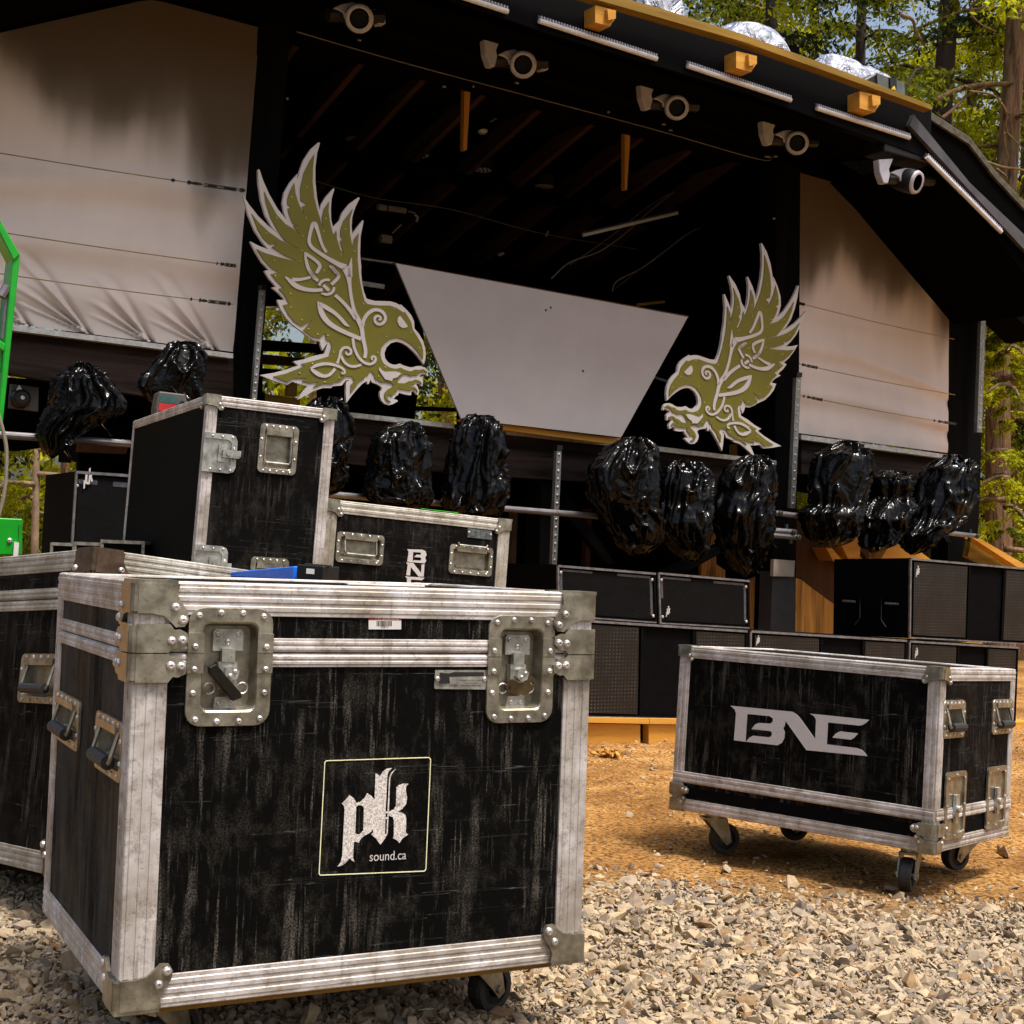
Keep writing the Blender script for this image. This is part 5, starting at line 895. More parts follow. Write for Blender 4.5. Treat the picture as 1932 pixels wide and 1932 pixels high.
# ---------------- roof top: wrapped fixtures ----------------
t = NT('clear_plastic_sheet'); f = t.noise(6, det=4, rough=.6, dist=1.6); g = t.n('ShaderNodeTexVoronoi', feature='DISTANCE_TO_EDGE'); g.inputs['Scale'].default_value = 9; t.t.links.new(t.co.outputs['Object'], g.inputs[0])
t.set(Base_Color=t.mix(t.ramp(f, [(.34, 0), (.60, 1)]), (.12, .15, .24), (.50, .52, .60)), Roughness=.22); t.b.inputs['Specular IOR Level'].default_value = .8; n1 = t.bump(f, .8, .09); M['plastic'] = t.m
def wrap(name, label, pts, off, th, seed):
    """a fixture under a tied plastic sheet: outline raised into a rounded, crumpled tent with depth"""
    L = np.array([FS(u, v, off)[[0, 2]] for u, v in pts]); c_ = L.mean(0); c_[1] = L[:, 1].min()+.1*(L[:, 1].max()-L[:, 1].min())
    L = c_+(L-c_)*1.10; P = []; n = 44
    seg = np.r_[0, np.cumsum(np.linalg.norm(np.diff(np.r_[L, L[:1]], axis=0), axis=1))]; tt = np.linspace(0, seg[-1], n, endpoint=False); Q = np.c_[np.interp(tt, seg, np.r_[L[:, 0], L[0, 0]]), np.interp(tt, seg, np.r_[L[:, 1], L[0, 1]])]
    vs = []; K = 18
    for j in range(K+1):
        a = math.pi*j/K; q_ = math.sin(a)**.55 if 0 < j < K else 0.02; y = -math.cos(a)*th/2
        for i in range(n):
            p = c_+(Q[i]-c_)*q_; e = .018*noise.noise(Vector((p[0]*6, y*6, p[1]*6+seed)))-.02*(1-min(1, 4*abs(noise.noise(Vector((p[0]*4+2, y*4, p[1]*3+seed))))))+.006*abs(noise.noise(Vector((p[0]*22, y*22, p[1]*22+seed))))
            vs.append((p[0]+e*(.3), off-th/2+y+e, p[1]+e*.5))
    m = SM(); m.add(vs, [(j*n+i, j*n+(i+1) % n, (j+1)*n+(i+1) % n, (j+1)*n+i) for j in range(K) for i in range(n)]+[tuple(range(n)), tuple(range(K*n, K*n+n))])
    return single(m, name, M['plastic'], label, 'wrapped fixture', smooth=True, group='plastic-wrapped fixtures on the roof')
RO = EO-.15
wrap('wrapped_fixture', 'clear plastic wrapped bundle on the roof edge, cut by the top of the picture', [(1225, 18), (1235, -30), (1260, -60), (1290, -30), (1322, 45)], RO, .4, 1)
wrap('wrapped_fixture', 'domed plastic wrapped bundle in the middle of the roof edge', [(1378, 75), (1390, 62), (1425, 28), (1450, 32), (1485, 52), (1505, 75), (1528, 122)], RO, .45, 5)
wrap('wrapped_fixture', 'peaked plastic wrapped bundle on the roof edge beside the black box', [(1562, 140), (1580, 125), (1600, 94), (1625, 105), (1660, 118), (1690, 135), (1712, 160), (1700, 190)], RO, .4, 9)
r = sthing('roof_projector_box', 'small black box with a warning sticker under the rightmost plastic wrap on the roof', 'box', [(1625, 160), (1710, 190)], RO+.06)
slab(SM(), [(1616, 158), (1655, 136), (1706, 155), (1713, 168), (1710, 192), (1640, 170)], RO+.08, .3).build('body', M['black'], r, bevel=.01); slab(SM(), [(1655, 138), (1656, 166), (1680, 174), (1708, 182), (1706, 156)], RO+.09, .02).build('front_plate', flat('grey_green_plate', (.09, .10, .09), .5), r); slab(SM(), [(1679, 146), (1692, 150), (1692, 168), (1680, 165)], RO+.10, .02).build('round_port', M['black'], r); slab(SM(), [(1683, 168), (1688, 162), (1690, 170)], RO+.11, .01).build('warning_sticker', flat('yellow_sticker', (.6, .45, .02), .5), r)
# ---------------- LED strips on posts ----------------
M['strip'] = flat('strip_metal', (.26, .27, .26), .4, .5, .3, 20)
for p0, p1, off, lab in (((497, 547), (479, 762), .26, 'riveted metal strip on the left stage post beside the larger bird'), ((1055, 850), (1046, 1064), .30, 'riveted metal strip on the middle post below the deck'), ((1507, 712), (1496, 958), .26, 'riveted metal strip on the right stage post by the fabric screen foot'), ((1857, 560), (1848, 815), .20, 'riveted metal strip at the far right edge of the stage')):
    root = sthing('metal_strip', lab, 'metal strip', [p0, p1], off, 'riveted metal strips on the posts')
    slab(SM(), [(p0[0]-4.5, p0[1]), (p0[0]+4.5, p0[1]+1), (p1[0]+4.5, p1[1]+1), (p1[0]-4.5, p1[1])], off, .03).build('angle', M['strip'], root)
    m = SM(); n = int((p1[1]-p0[1])/15)
    for i in range(n): t_ = (i+.5)/n; m.dome(FS(p0[0]+(p1[0]-p0[0])*t_, p0[1]+(p1[1]-p0[1])*t_, off), (0, 1, 0), .009, .006, 8)
    m.build('bolts', M['rivet'], root); slab(SM(), [(p0[0]-3, p0[1]-10), (p0[0]+7, p0[1]-9), (p0[0]+6, p0[1]), (p0[0]-4, p0[1])], off+.005, .05).build('cap', M['black'], root)
# ---------------- pipes and bagged lights ----------------
M['pipe'] = flat('grey_pipe', (.20, .19, .20), .35, .6, .3)
for p0, p1, off, lab in (((-120, 812), (370, 846), .55, 'steel pipe below the left fabric screen carrying two bagged lights'), ((560, 928), (1500, 1004), .50, 'long steel pipe below the deck carrying the bagged lights in the middle'), ((1462, 968), (1845, 1012), .42, 'steel pipe on the right between two posts'), ((1440, 1008), (1508, 1014), .5, 'short steel pipe end clamped to the right stage post')):
    root = sthing('steel_pipe', lab, 'pipe', [p0, p1], off, 'pipes carrying the bagged lights'); m = SM(); m.tube([FS(*p0, off), FS(*p1, off)], .0175, 12); m.build('pipe', M['pipe'], root); m = SM()
    for e in (p0, p1):
        a = FS(*e, off); m.tube([a+[.03 if e is p0 else -.03, -.05, -.04], a+[.03 if e is p0 else -.03, -.05, .05]], .014, 8); m.dome(a+[.03 if e is p0 else -.03, .02, .0], (0, 1, 0), .02, .012, 8)
    m.build('clamp', M['hard'], root)
t = NT('black_bin_bag'); dn = t.n('ShaderNodeTexNoise'); dn.inputs['Scale'].default_value = 5; dn.inputs['Detail'].default_value = 2; co_ = t.coord((1, 1, .34)); t.t.links.new(co_, dn.inputs['Vector'])
va = t.n('ShaderNodeVectorMath', operation='MULTIPLY_ADD'); t.t.links.new(dn.outputs['Color'], va.inputs[0]); va.inputs[1].default_value = (.35, .35, .35); t.t.links.new(co_, va.inputs[2])
vo = t.n('ShaderNodeTexVoronoi', feature='F1'); vo.inputs['Scale'].default_value = 10; t.t.links.new(va.outputs[0], vo.inputs['Vector']); vo2 = t.n('ShaderNodeTexVoronoi', feature='F1'); vo2.inputs['Scale'].default_value = 38; t.t.links.new(va.outputs[0], vo2.inputs['Vector'])
t.set(Base_Color=(.002, .002, .0023, 1), Roughness=.13); t.b.inputs['Specular IOR Level'].default_value = .2; n1 = t.bump(vo.outputs['Distance'], .35, .04); t.bump(vo2.outputs['Distance'], .08, .010, n1); M['bag'] = t.m
def bag(pts, off, seed, label, thick=.8, cre=1.):
    """light fixture hidden in a bin bag: width per height from its outline, depth in proportion, creased like thin plastic"""
    L = np.array([FS(u, v, off)[[0, 2]] for u, v in pts]); z0, z1 = L[:, 1].min(), L[:, 1].max(); K, n = 110, 120; hh = z1-z0
    root = thing('bagged_light', label, 'bagged light', SF, (L[:, 0].mean(), off, z0), 'stage lights wrapped in black bin bags')
    ext = []
    for j in range(K+1):
        z = z1-hh*(.004+.992*j/K); xs_ = []
        for i in range(len(L)):
            p, q_ = L[i], L[(i+1) % len(L)]
            if (p[1]-z)*(q_[1]-z) <= 0 and p[1] != q_[1]: xs_.append(p[0]+(q_[0]-p[0])*(z-p[1])/(q_[1]-p[1]))
        ext.append((z, min(xs_), max(xs_)))
    E_ = np.array(ext); ker = np.array([1, 2, 3, 2, 1])/9.
    for c_ in (1, 2): E_[2:-2, c_] = np.convolve(E_[:, c_], ker, 'valid')
    vs = []; wmax = (E_[:, 2]-E_[:, 1]).max()/2
    for j, (z, xa, xb) in enumerate(E_):
        cx, hw = (xa+xb)/2, (xb-xa)/2; hd = thick*(hw*.55+wmax*.45)*min(1, (j/K/.12)**.5 if j < .12*K else 1)*min(1, ((K-j)/K/.1)**.5 if j > .9*K else 1)
        for i in range(n):
            a = 2*math.pi*i/n; x = cx+hw*math.cos(a); y = off+hd*math.sin(a)
            p = Vector((x*5, y*5, z*2.6+seed*5)); wv = Vector((noise.noise(p), noise.noise(p+Vector((9, 3, 1))), noise.noise(p+Vector((2, 8, 5)))))
            rd = lambda q_, g: (1-min(1, abs(noise.noise(q_))*g))**1.5
            r1 = rd(Vector((math.cos(a)*2.2, math.sin(a)*2.2, z*1.6+seed))+wv*.8, 4); r2 = rd(Vector((x*10, y*10, z*4+seed*3))+wv*1.8, 3.6); r3 = rd(Vector((x*30+z*14, y*30, z*20+seed))+wv*2.4, 3.6)
            dsp = cre*(.046*(r1-.3)+.013*(r2-.3)+.003*(r3-.3)); q_ = math.hypot(math.cos(a)*hd, math.sin(a)*hw)+1e-6
            fx = .6*min(1, hw/.05); vs.append((x+dsp*math.cos(a)*hd/q_*fx, y+dsp*math.sin(a)*hw/q_*min(1, hw/.04), z+dsp*.3*(0 < j < K)))
    m = SM(); m.add(vs, [(j*n+i, j*n+(i+1) % n, (j+1)*n+(i+1) % n, (j+1)*n+i) for j in range(K) for i in range(n)]+[tuple(range(n)), tuple(range(K*n, K*n+n))]); m.build('bag', M['bag'], root, smooth=True)
    rnd = random.Random(seed)
    for i in range(4):      # loose corners of the bag
        a0 = rnd.uniform(.15, .85)*math.pi; jj = int(K*rnd.uniform(.55, .92)); z, xa, xb = E_[jj]; hw = (xb-xa)/2; c0 = np.array([(xa+xb)/2+hw*.75*math.cos(a0), off+thick*hw*.75*math.sin(a0), z]); dr = np.array([math.cos(a0)*.8, math.sin(a0)*.5, -.9]); sd_ = np.array([-math.sin(a0), math.cos(a0), .2]); l_ = rnd.uniform(.05, .10); w_ = rnd.uniform(.03, .06); f = []
        for r_ in range(7):
            for q_ in range(7): u_ = (q_/6-.5)*2*(1-r_/6*.85); f.append(c0+dr*l_*r_/6+sd_*w_*u_+np.array([0, .012*math.sin(u_*7+r_+seed), .006*math.cos(u_*9)]))
        m = SM(); m.add(f, [(r_*7+q_, r_*7+q_+1, (r_+1)*7+q_+1, (r_+1)*7+q_) for r_ in range(6) for q_ in range(6)]); m.build('loose_corner', M['bag'], root, smooth=True)
    m = SM(); pz = z0+hh*.24; cx = (E_[int(K*.76)][1]+E_[int(K*.76)][2])/2; m.tube([(cx, off-.02, pz), (cx, off-.09, pz+.005)], .03, 8); m.build('clamp', M['hard'], root)
G1 = lambda P: [(u*.125, 644+v*.125) for u, v in P]
G2 = lambda P: [(221.4+u*.10417, 623.9+v*.10417) for u, v in P]
G3 = lambda P: [(644+u/3, 644+v/3) for u, v in P]
G4 = lambda P: [(1288+u/3, 644+v/3) for u, v in P]
bag(G1([(960, 520), (1080, 400), (1180, 330), (1260, 325), (1400, 380), (1520, 500), (1640, 640), (1760, 800), (1880, 960), (1870, 1060), (1790, 1140), (1600, 1180), (1480, 1290), (1300, 1350), (1180, 1440), (1000, 1500), (960, 1640), (800, 1780), (700, 1700), (640, 1500), (600, 1400), (660, 1250), (720, 1080), (790, 880), (800, 700), (850, 520)]), .62, 1, 'drooping bagged light at the far left, above the dark loudspeaker')
bag(G2([(1130, 190), (1300, 230), (1450, 340), (1560, 480), (1590, 620), (1530, 760), (1500, 1000), (1510, 1190), (1450, 1420), (1100, 1500), (800, 1450), (560, 1200), (440, 1050), (480, 880), (650, 660), (720, 580), (920, 340), (1000, 260)]), .62, 2, 'bagged light behind the top of the tall road case')
bag([(585, 765), (612, 748), (635, 750), (655, 790), (666, 828), (655, 838), (650, 870), (655, 905), (640, 930), (610, 935), (596, 900), (584, 820)], .62, 3, 'bagged light half hidden by the right edge of the tall road case')
bag(G3([(230, 510), (320, 470), (370, 455), (420, 480), (460, 560), (488, 610), (475, 700), (480, 800), (492, 900), (470, 955), (380, 960), (300, 920), (200, 920), (155, 880), (145, 820), (170, 740), (180, 640), (200, 560)]), .62, 4, 'squat bagged light below the beak of the larger bird')
bag(G3([(700, 440), (770, 415), (830, 430), (870, 490), (900, 560), (910, 640), (900, 720), (920, 790), (925, 880), (890, 940), (880, 1000), (790, 990), (700, 980), (600, 960), (590, 880), (600, 800), (620, 720), (640, 640), (645, 560), (670, 480)]), .62, 5, 'tall bagged light at the lower left corner of the grey panel')
bag(G3([(1500, 640), (1560, 580), (1640, 545), (1700, 545), (1740, 590), (1750, 700), (1760, 850), (1750, 960), (1800, 1040), (1780, 1120), (1700, 1220), (1640, 1215), (1570, 1150), (1510, 1020), (1430, 900), (1420, 800), (1430, 720)]), .62, 6, 'large bagged light near the lower right corner of the grey panel, leaning left')
bag([(1262, 880), (1280, 868), (1312, 872), (1330, 900), (1335, 945), (1328, 990), (1325, 1030), (1315, 1060), (1290, 1058), (1270, 1035), (1250, 1010), (1240, 985), (1250, 950), (1252, 915)], .62, 7, 'bagged light left of the one under the smaller bird')
bag(G4([(240, 790), (270, 720), (330, 670), (400, 640), (460, 660), (480, 740), (490, 850), (470, 960), (480, 1060), (460, 1150), (420, 1250), (350, 1340), (300, 1270), (240, 1170), (220, 1080), (190, 980), (210, 900), (240, 850)]), .62, 8, 'large bagged light directly under the tail of the smaller bird')
bag(G4([(870, 590), (910, 565), (960, 565), (1000, 600), (1030, 700), (1025, 800), (1000, 880), (980, 980), (950, 1070), (920, 1150), (820, 1170), (750, 1130), (720, 1050), (690, 970), (760, 930), (760, 840), (770, 720), (790, 650)]), .52, 9, 'tall bagged light just right of the right stage post')
bag(G4([(1100, 760), (1150, 735), (1220, 735), (1270, 760), (1280, 820), (1250, 880), (1290, 940), (1230, 1010), (1220, 1080), (1160, 1160), (1080, 1200), (1040, 1170), (1050, 1080), (980, 1000), (1040, 930), (1100, 880), (1085, 810)]), .52, 10, 'short knotted bagged light, middle of the three on the right pipe')
bag(G4([(1400, 730), (1450, 690), (1510, 640), (1580, 660), (1620, 710), (1600, 800), (1610, 900), (1560, 1000), (1500, 1080), (1420, 1100), (1340, 1200), (1290, 1210), (1260, 1100), (1330, 1000), (1360, 880)]), .52, 11, 'bagged light at the right end of the right pipe')
# ---------------- loudspeakers ----------------
t = NT('perforated_grille'); v_ = t.n('ShaderNodeTexVoronoi', feature='F1'); v_.inputs['Scale'].default_value = 48; v_.inputs['Randomness'].default_value = 0; t.t.links.new(t.coord((1, .02, 1.15)), v_.inputs[0]); bl = t.noise(7, det=6, rough=.7)
c_ = t.mix(t.ramp(v_.outputs['Distance'], [(.16, 0), (.34, 1)]), (.055, .052, .056), (.0006, .0006, .0006)); t.set(Base_Color=t.mix(t.ramp(bl, [(.42, .12), (.62, 1)]), (.002, .002, .002), c_), Roughness=.4); M['grille'] = t.m
M['grille_fine'] = flat('fine_grille_cloth', (.002, .002, .0023), .7, var=.7, sc=9, spec=.1, bump=.6, bsc=260); M['rub'] = flat('rubbed_grille', (.05, .05, .06), .5, var=.6, sc=60); M['cab'] = flat('speaker_cabinet', (.002, .002, .0023), .75, var=.4, sc=30, spec=.05); M['trim'] = flat('worn_cabinet_edge', (.12, .115, .12), .45, var=.5, sc=25)
def loud(name, label, quad, off, depth, style, logo=None, group=None):
    tl, tr, br, bl_ = [FS(u, v, off)[[0, 2]] for u, v in quad]
    root = thing(name, label, 'loudspeaker', SF, ((bl_[0]+br[0])/2, off, min(bl_[1], br[1])), group)
    P = lambda a, b, o=0.: (lambda q_: (q_[0], off+o, q_[1]))((tl*(1-a)+tr*a)*(1-b)+(bl_*(1-a)+br*a)*b)
    def quadbox(mb, a0, a1, b0, b1, o0, o1): mb.hexa([P(a0, b1, o0), P(a1, b1, o0), P(a1, b1, o1), P(a0, b1, o1), P(a0, b0, o0), P(a1, b0, o0), P(a1, b0, o1), P(a0, b0, o1)])
    W = abs(tr[0]-tl[0]); Hh = abs(tl[1]-bl_[1]); ea, eb = .014/W, .014/Hh
    m = SM(); quadbox(m, 0, 1, 0, 1, -depth, -.016); 
    for q_ in ((0, ea, 0, 1), (1-ea, 1, 0, 1), (ea, 1-ea, 0, eb), (ea, 1-ea, 1-eb, 1)): quadbox(m, *q_, -.016, 0)
    m.build('cabinet', M['cab'], root)
    m = SM(); quadbox(m, .004, .996, -.004, eb*.7, -.02, .004); quadbox(m, -.002, ea*.6, .01, 1, -.01, .003); quadbox(m, .01, .99, 1-eb*.5, 1, -.01, .003); m.build('edge_trim', M['trim'], root)
    if style == 'monitor':
        m = SM(); quadbox(m, ea*1.2, 1-ea*1.2, eb*1.3, 1-eb*1.3, -.012, -.006); m.build('grille', M['grille_fine'], root)
        m = SM()
        for a in (.035, .965):
            for b in (.14, .86): m.dome(P(a, b, -.004), (0, 1, 0), .009, .005, 8)
        m.build('grille_screws', M['rivet'], root)
        for q_ in ((.02, .05, .1, .5), (.94, .965, .12, .85), (.05, .35, .075, .115), (.6, .95, .075, .12)): m = SM(); quadbox(m, *q_, -.006, -.005); m.build('grille_wear', M['rub'], root)
    else:
        for a0, a1 in ((.03, .42), (.72, .985)):
            m = SM(); quadbox(m, a0, a1, eb*1.5, 1-eb*1.5, -.014, -.004); m.build('grille', M['grille'], root)
        for a_ in (.43, .70): m = SM(); quadbox(m, a_, a_+.015, eb, 1-eb, -.015, -.002); m.build('port_edge', M['cab'], root)
    if logo:
        la, lb, hgt = logo; c0 = P(la, lb, .0); s_ = hgt
        m = SM(); K = [(0, .1), (.12, 0), (.12, .75), (.3, .75), (.3, 0), (.2, -.1), (.4, .0), (.42, -.3), (.42, 1.1), (.54, 1.2), (.54, .55), (.7, .8), (.8, .75), (.66, .45), (.8, .05), (.66, -.02), (.54, .3), (.54, -.2), (.3, -.25), (.12, -.2), (.12, -.6), (0, -.7)]
        m.prism([(c0[0]+a*s_, c0[2]+b*s_) for a, b in K], off-.004, off+.003); 
        m.build('logo', M['white'], root)
    return root
SO = SUBO
g_ = 'loudspeaker cabinets stacked before the stage'
loud('monitor_speaker', 'left of the two low grille-fronted speakers behind the foreground case corner', [(1052, 1066), (1237, 1081), (1240, 1176), (1053, 1163)], SO, .5, 'monitor', None, g_)
loud('monitor_speaker', 'right of the two low grille-fronted speakers, white logo at its lower left', [(1242, 1080), (1414, 1095), (1415, 1186), (1245, 1177)], SO, .5, 'monitor', (.07, .78, .03), g_)
loud('subwoofer', 'bottom row loudspeaker between the foreground case and the low BNE case', [(1044, 1166), (1411, 1190), (1408, 1360), (1040, 1352)], SO, .6, 'sub', None, g_)
loud('subwoofer', 'bottom row loudspeaker behind the low BNE case, under the cedar siding', [(1416, 1190), (1712, 1208), (1708, 1366), (1412, 1360)], SO, .6, 'sub', (.035, .12, .03), g_)
loud('subwoofer', 'bottom row loudspeaker at the right end beneath the large rotated one', [(1716, 1209), (1922, 1221), (1916, 1372), (1711, 1366)], SO, .6, 'sub', (.05, .16, .032), g_)
rs = loud('subwoofer', 'large loudspeaker on top at the right, side handles facing left and red tool on top', [(1718, 1053), (1966, 1075), (1958, 1217), (1716, 1204)], SO, .02, 'sub', (.04, .18, .035), g_)
# its turned body: side face runs back to the left
cT, cB = FS(1718, 1053, SO), FS(1716, 1204, SO); fT, fB = FS(1574, 1055, SO-.62), FS(1572, 1198, SO-.62); rT = FS(1966, 1075, SO); dv = fT-cT
yy = np.array([0, -.019, 0]); m = SM(); m.hexa([cB+yy, (rT[0], SO-.019, cB[2]-.02), (rT[0]+dv[0], SO-.62, fB[2]), fB, cT+yy, rT+yy, (rT[0]+dv[0], SO-.62, fT[2]), fT]); m.build('rear_cabinet', M['cab'], rs)
sv = nrm((cT-fT)*[1, 1, 0]); nv = np.array([-sv[1], sv[0], 0]); nv = nv if nv @ ((CAMP-SF.o)@SF.B.T-cT) > 0 else -nv
LF2 = Fr(SF.w(fB), sv@SF.B, nv@SF.B); Ls = np.linalg.norm((cT-fT)[:2]); Hs = cT[2]-cB[2]
for a in (.22, .78):
    m = MB(LF2); x = Ls*a; m.box(x-.07, x+.07, 0, .004, Hs*.42, Hs*.50); m.tube([(x-.05, .01, Hs*.46), (x+.05, .01, Hs*.46)], .008, 6); m.build('recess_handle', M['trim'], rs)
for a in (.36, .64):
    s_ = 1 if a < .5 else -1; m = MB(LF2); m.tube([(Ls*a-.04*s_, .002, Hs*.82), (Ls*a, .002, Hs*.74), (Ls*a, .002, Hs*.25), (Ls*a-.04*s_, .002, Hs*.16)], .004, 4); m.build('side_groove', M['housing'], rs)
rl = loud('subwoofer', 'dark loudspeaker at the left behind the tall road case, white logo top left', [(143, 889), (262, 897), (250, 1100), (131, 1085)], .9, .5, 'monitor', (.13, .09, .05), g_)
r = sthing('power_tool', 'red and white handheld tool lying on the large right loudspeaker', 'tool', [(1820, 1055), (1880, 1070)], SO-.15)
zt_ = FS(1850, 1060, SO-.15)[2]; x0 = FS(1822, 1058, SO-.15)[0]; zt_ = cT[2]-.03
for i, (dx, l_, h_, c2_) in enumerate(((0, .10, .03, 'red'), (.11, .04, .02, 'sticker'), (.15, .07, .035, 'red'))): m = SM(); m.box(x0+dx, x0+dx+l_, SO-.22, SO-.12, zt_-.03, zt_-.03+h_); m.build('casing', M[c2_], r, bevel=.006)
m = SM(); m.tube([(x0+.02, SO-.17, zt_-.01), (x0+.2, SO-.17, zt_+.012)], .012, 8); m.build('grip', M['rubber'], r)
# ---------------- things on and around the cases ----------------
MA = {'blue': flat('blue_plastic', (.01, .17, .85), .35, var=.1), 'green': flat('machine_green', (.004, .30, .012), .35, var=.12, spec=.5), 'greend': flat('machine_green_shade', (.003, .22, .010), .5, var=.2)}
# blue spirit level type tool on the foreground case
pA = CF.px(470, 1083, -.0, 2)
def on_top(fr, u, v, z): return fr.px(u, v, z, 2)
ft = Fr(LF.o, LF.B[0], LF.B[1], LF.B[2]); zt = HL+.006
a = TF.px(468, 1082, 0, 1)
r = thing('spirit_level', 'blue tool with a black ribbed end behind the foreground case top', 'tool', WORLD, tuple(at_depth(540, 1092, 3.25)))
p_ = [at_depth(440, 1084, 3.55), at_depth(575, 1082, 3.25)]; q_ = [at_depth(575, 1079, 3.25), at_depth(625, 1083, 3.22)]
def beam(mb, a, b, hw, hh_):
    d = nrm(b-a); s_ = nrm(np.cross(d, [0, 0, 1])); u_ = np.cross(s_, d); vs = []
    for e, w0, h0 in ((a, *((hw, hh_) if not hasattr(hw, '__len__') else (hw[0], hh_[0]))), (b, *((hw, hh_) if not hasattr(hw, '__len__') else (hw[1], hh_[1])))): vs += [e-s_*w0-u_*h0, e+s_*w0-u_*h0, e+s_*w0+u_*h0, e-s_*w0+u_*h0]
    mb.add(vs, [(0, 1, 2, 3), (4, 5, 6, 7), (0, 1, 5, 4), (1, 2, 6, 5), (2, 3, 7, 6), (3, 0, 4, 7)])
m = MB(); beam(m, p_[0], p_[1], (.02, .03), (.005, .016)); m.build('blue_body', MA['blue'], r, bevel=.002)
m = MB(); beam(m, q_[0], q_[1], .035, .017)
for i in range(6): e = q_[0]+(q_[1]-q_[0])*(i+.5)/6+[0, 0, .018]; m.tube([e-np.array([0, .03, 0]), e+np.array([0, .03, 0])], .003, 6)
m.build('black_end', M['black'], r, bevel=.002); m = MB(); e = (q_[0]+q_[1])/2; m.add([e+x*np.array([1, 0, 0])*.022+np.array([0, -.037, z_]) for x, z_ in ((-1, -.002), (1, -.004), (1, .008), (-1, .010))], [(0, 1, 2, 3)]); m.build('white_label', M['sticker'], r)
# paper / cable tie bits on the foreground case top
m = MB(CF); P2 = [CF.px(u, v, H1+.009, 2) for u, v in ((700, 1107), (770, 1108), (800, 1112), (730, 1111))]; z_ = H1+.006; xs_ = [(.38, .05), (.52, .03), (.55, .10), (.40, .12)]
m.prism(xs_, z_, z_+.002, axes=(0, 1, 2)); single(m, 'paper_scrap', M['sticker'], 'pale scrap of paper lying on top of the foreground case', 'paper')
# battery on the tall case
r = thing('battery_pack', 'grey battery pack with a red label sitting on the tall road case', 'battery', TF, (.07, 1.0, HT+.008))
zb_ = HT+.008; bx = TF.px(295, 762, 1.02, 1); x0, x1 = TF.px(272, 790, .95, 1)[0], TF.px(322, 790, .95, 1)[0]; hb_ = (x1-x0)*.82; print('battery', x0, x1)
x0 = max(x0, .01); x1 = x0+.115; hb_ = .085
m = MB(TF); m.prism([(x0, zb_), (x1, zb_), (x1+.004, zb_+.02), (x1, zb_+hb_*.6), (x1-.012, zb_+hb_), (x0+.004, zb_+hb_), (x0-.002, zb_+.02)], .92, 1.02); m.build('housing', flat('battery_grey', (.07, .065, .06), .6, bump=.3), r, bevel=.004)
m = MB(TF); m.box(x0+.008, x0+.072, .9165, .92, zb_+.012, zb_+.042); m.build('red_label', M['red'], r); m = MB(TF); m.box(x0+.010, x0+.074, .9165, .92, zb_+.044, zb_+.070); m.build('teal_label', flat('teal_label', (.02, .08, .08), .5), r)
m = MB(TF); m.tube([(x1-.02, .915, zb_+.05), (x1-.02, .925, zb_+.05)], .009, 10); m.build('terminal', M['black'], r)
# low black crates behind the left case
for i, (x0, x1, y0, dep, lab) in enumerate(((97, 141, 1025, 5.3, 'black crate with a pale rim behind the left case, leftmost of three'), (141, 196, 1024, 5.15, 'black crate with a pale rim behind the left case, middle of three'), (192, 272, 1020, 5.0, 'black crate with a pale rim beside the tall road case, rightmost of three'))):
    c0, c1_ = at_depth(x0, y0, dep), at_depth(x1, y0+4, dep); w_ = c1_[0]-c0[0]; root = thing('black_crate', lab, 'crate', WORLD, (c0[0]+w_/2, dep+.2, 0), 'black crates behind the left case')
    m = MB(); m.box(c0[0], c1_[0], dep, dep+.35, 0, c0[2]-.008); m.build('body', M['cab'], root); m = MB(); m.box(c0[0]-.003, c1_[0]+.003, dep-.004, dep+.354, c0[2]-.008, c0[2]+.004); m.box(c0[0]-.003, c0[0]+.008, dep-.003, dep, c0[2]-.1, c0[2]-.008); m.box(c1_[0]-.008, c1_[0]+.003, dep-.003, dep, c0[2]-.1, c0[2]-.008); m.build('rim', flat('worn_rim', (.2, .19, .16), .5, var=.6, sc=60), root)
# wall camera plate at the left
r = sthing('wall_socket_plate', 'grey plate with a round black cable gland below the left fabric screen', 'wall plate', [(25, 785), (70, 785)], .0)
slab(SM(), [(22, 724), (73, 731), (72, 776), (18, 769)], .02, .04).build('plate', flat('plate_grey', (.075, .065, .065), .6), r); c_ = FS(38, 752, .02); m = SM(); m.tube([c_, c_+[0, .04, 0], c_+[0, .05, 0]], [.05, .042, .03], 20); m.build('gland', M['black'], r); m = SM(); m.dome(c_+[0, .05, 0], (0, 1, 0), .012, .008); m.build('pin', M['rivet'], r); m = slab(SM(), [(31, 737), (37, 727), (44, 738)], .055, .03); m.build('clip', M['sticker'], r)
# ---------------- green machine at the left ----------------
GO = 1.15
r = sthing('green_machine', 'bright green steel machine frame at the left edge in front of the fabric screen', 'machine', [(0, 1040), (40, 1045)], GO)
for nm, pts, off, mt in (('frame_post', [(38, 478), (38, 486), (4, 812), (-6, 812), (24, 484)], GO, 'green'), ('frame_post', [(22, 500), (24, 484), (4, 700), (-2, 700)], GO-.02, 'greend'), ('diagonal_beam', [(-40, 345), (-40, 362), (26, 492), (38, 480)], GO+.01, 'green'), ('cross_bar', [(-30, 620), (-30, 634), (8, 664), (12, 650)], GO, 'green'),
                         ('hydraulic_box', [(-80, 974), (43, 979), (42, 1047), (-80, 1047)], GO+.05, 'green'), ('leg', [(-90, 1040), (-40, 1040), (-40, 1420), (-95, 1420)], GO-.1, 'green')):
    slab(SM(), pts, off, .12 if nm != 'hydraulic_box' else .35).build(nm, MA[mt], r, bevel=.004)
slab(SM(), [(36, 990), (42, 988), (41, 1046), (34, 1046)], GO+.055, .02).build('box_edge', MA['greend'], r); slab(SM(), [(27, 1022), (36, 1024), (34, 1050), (25, 1050)], GO+.06, .01).build('label', M['sticker'], r)
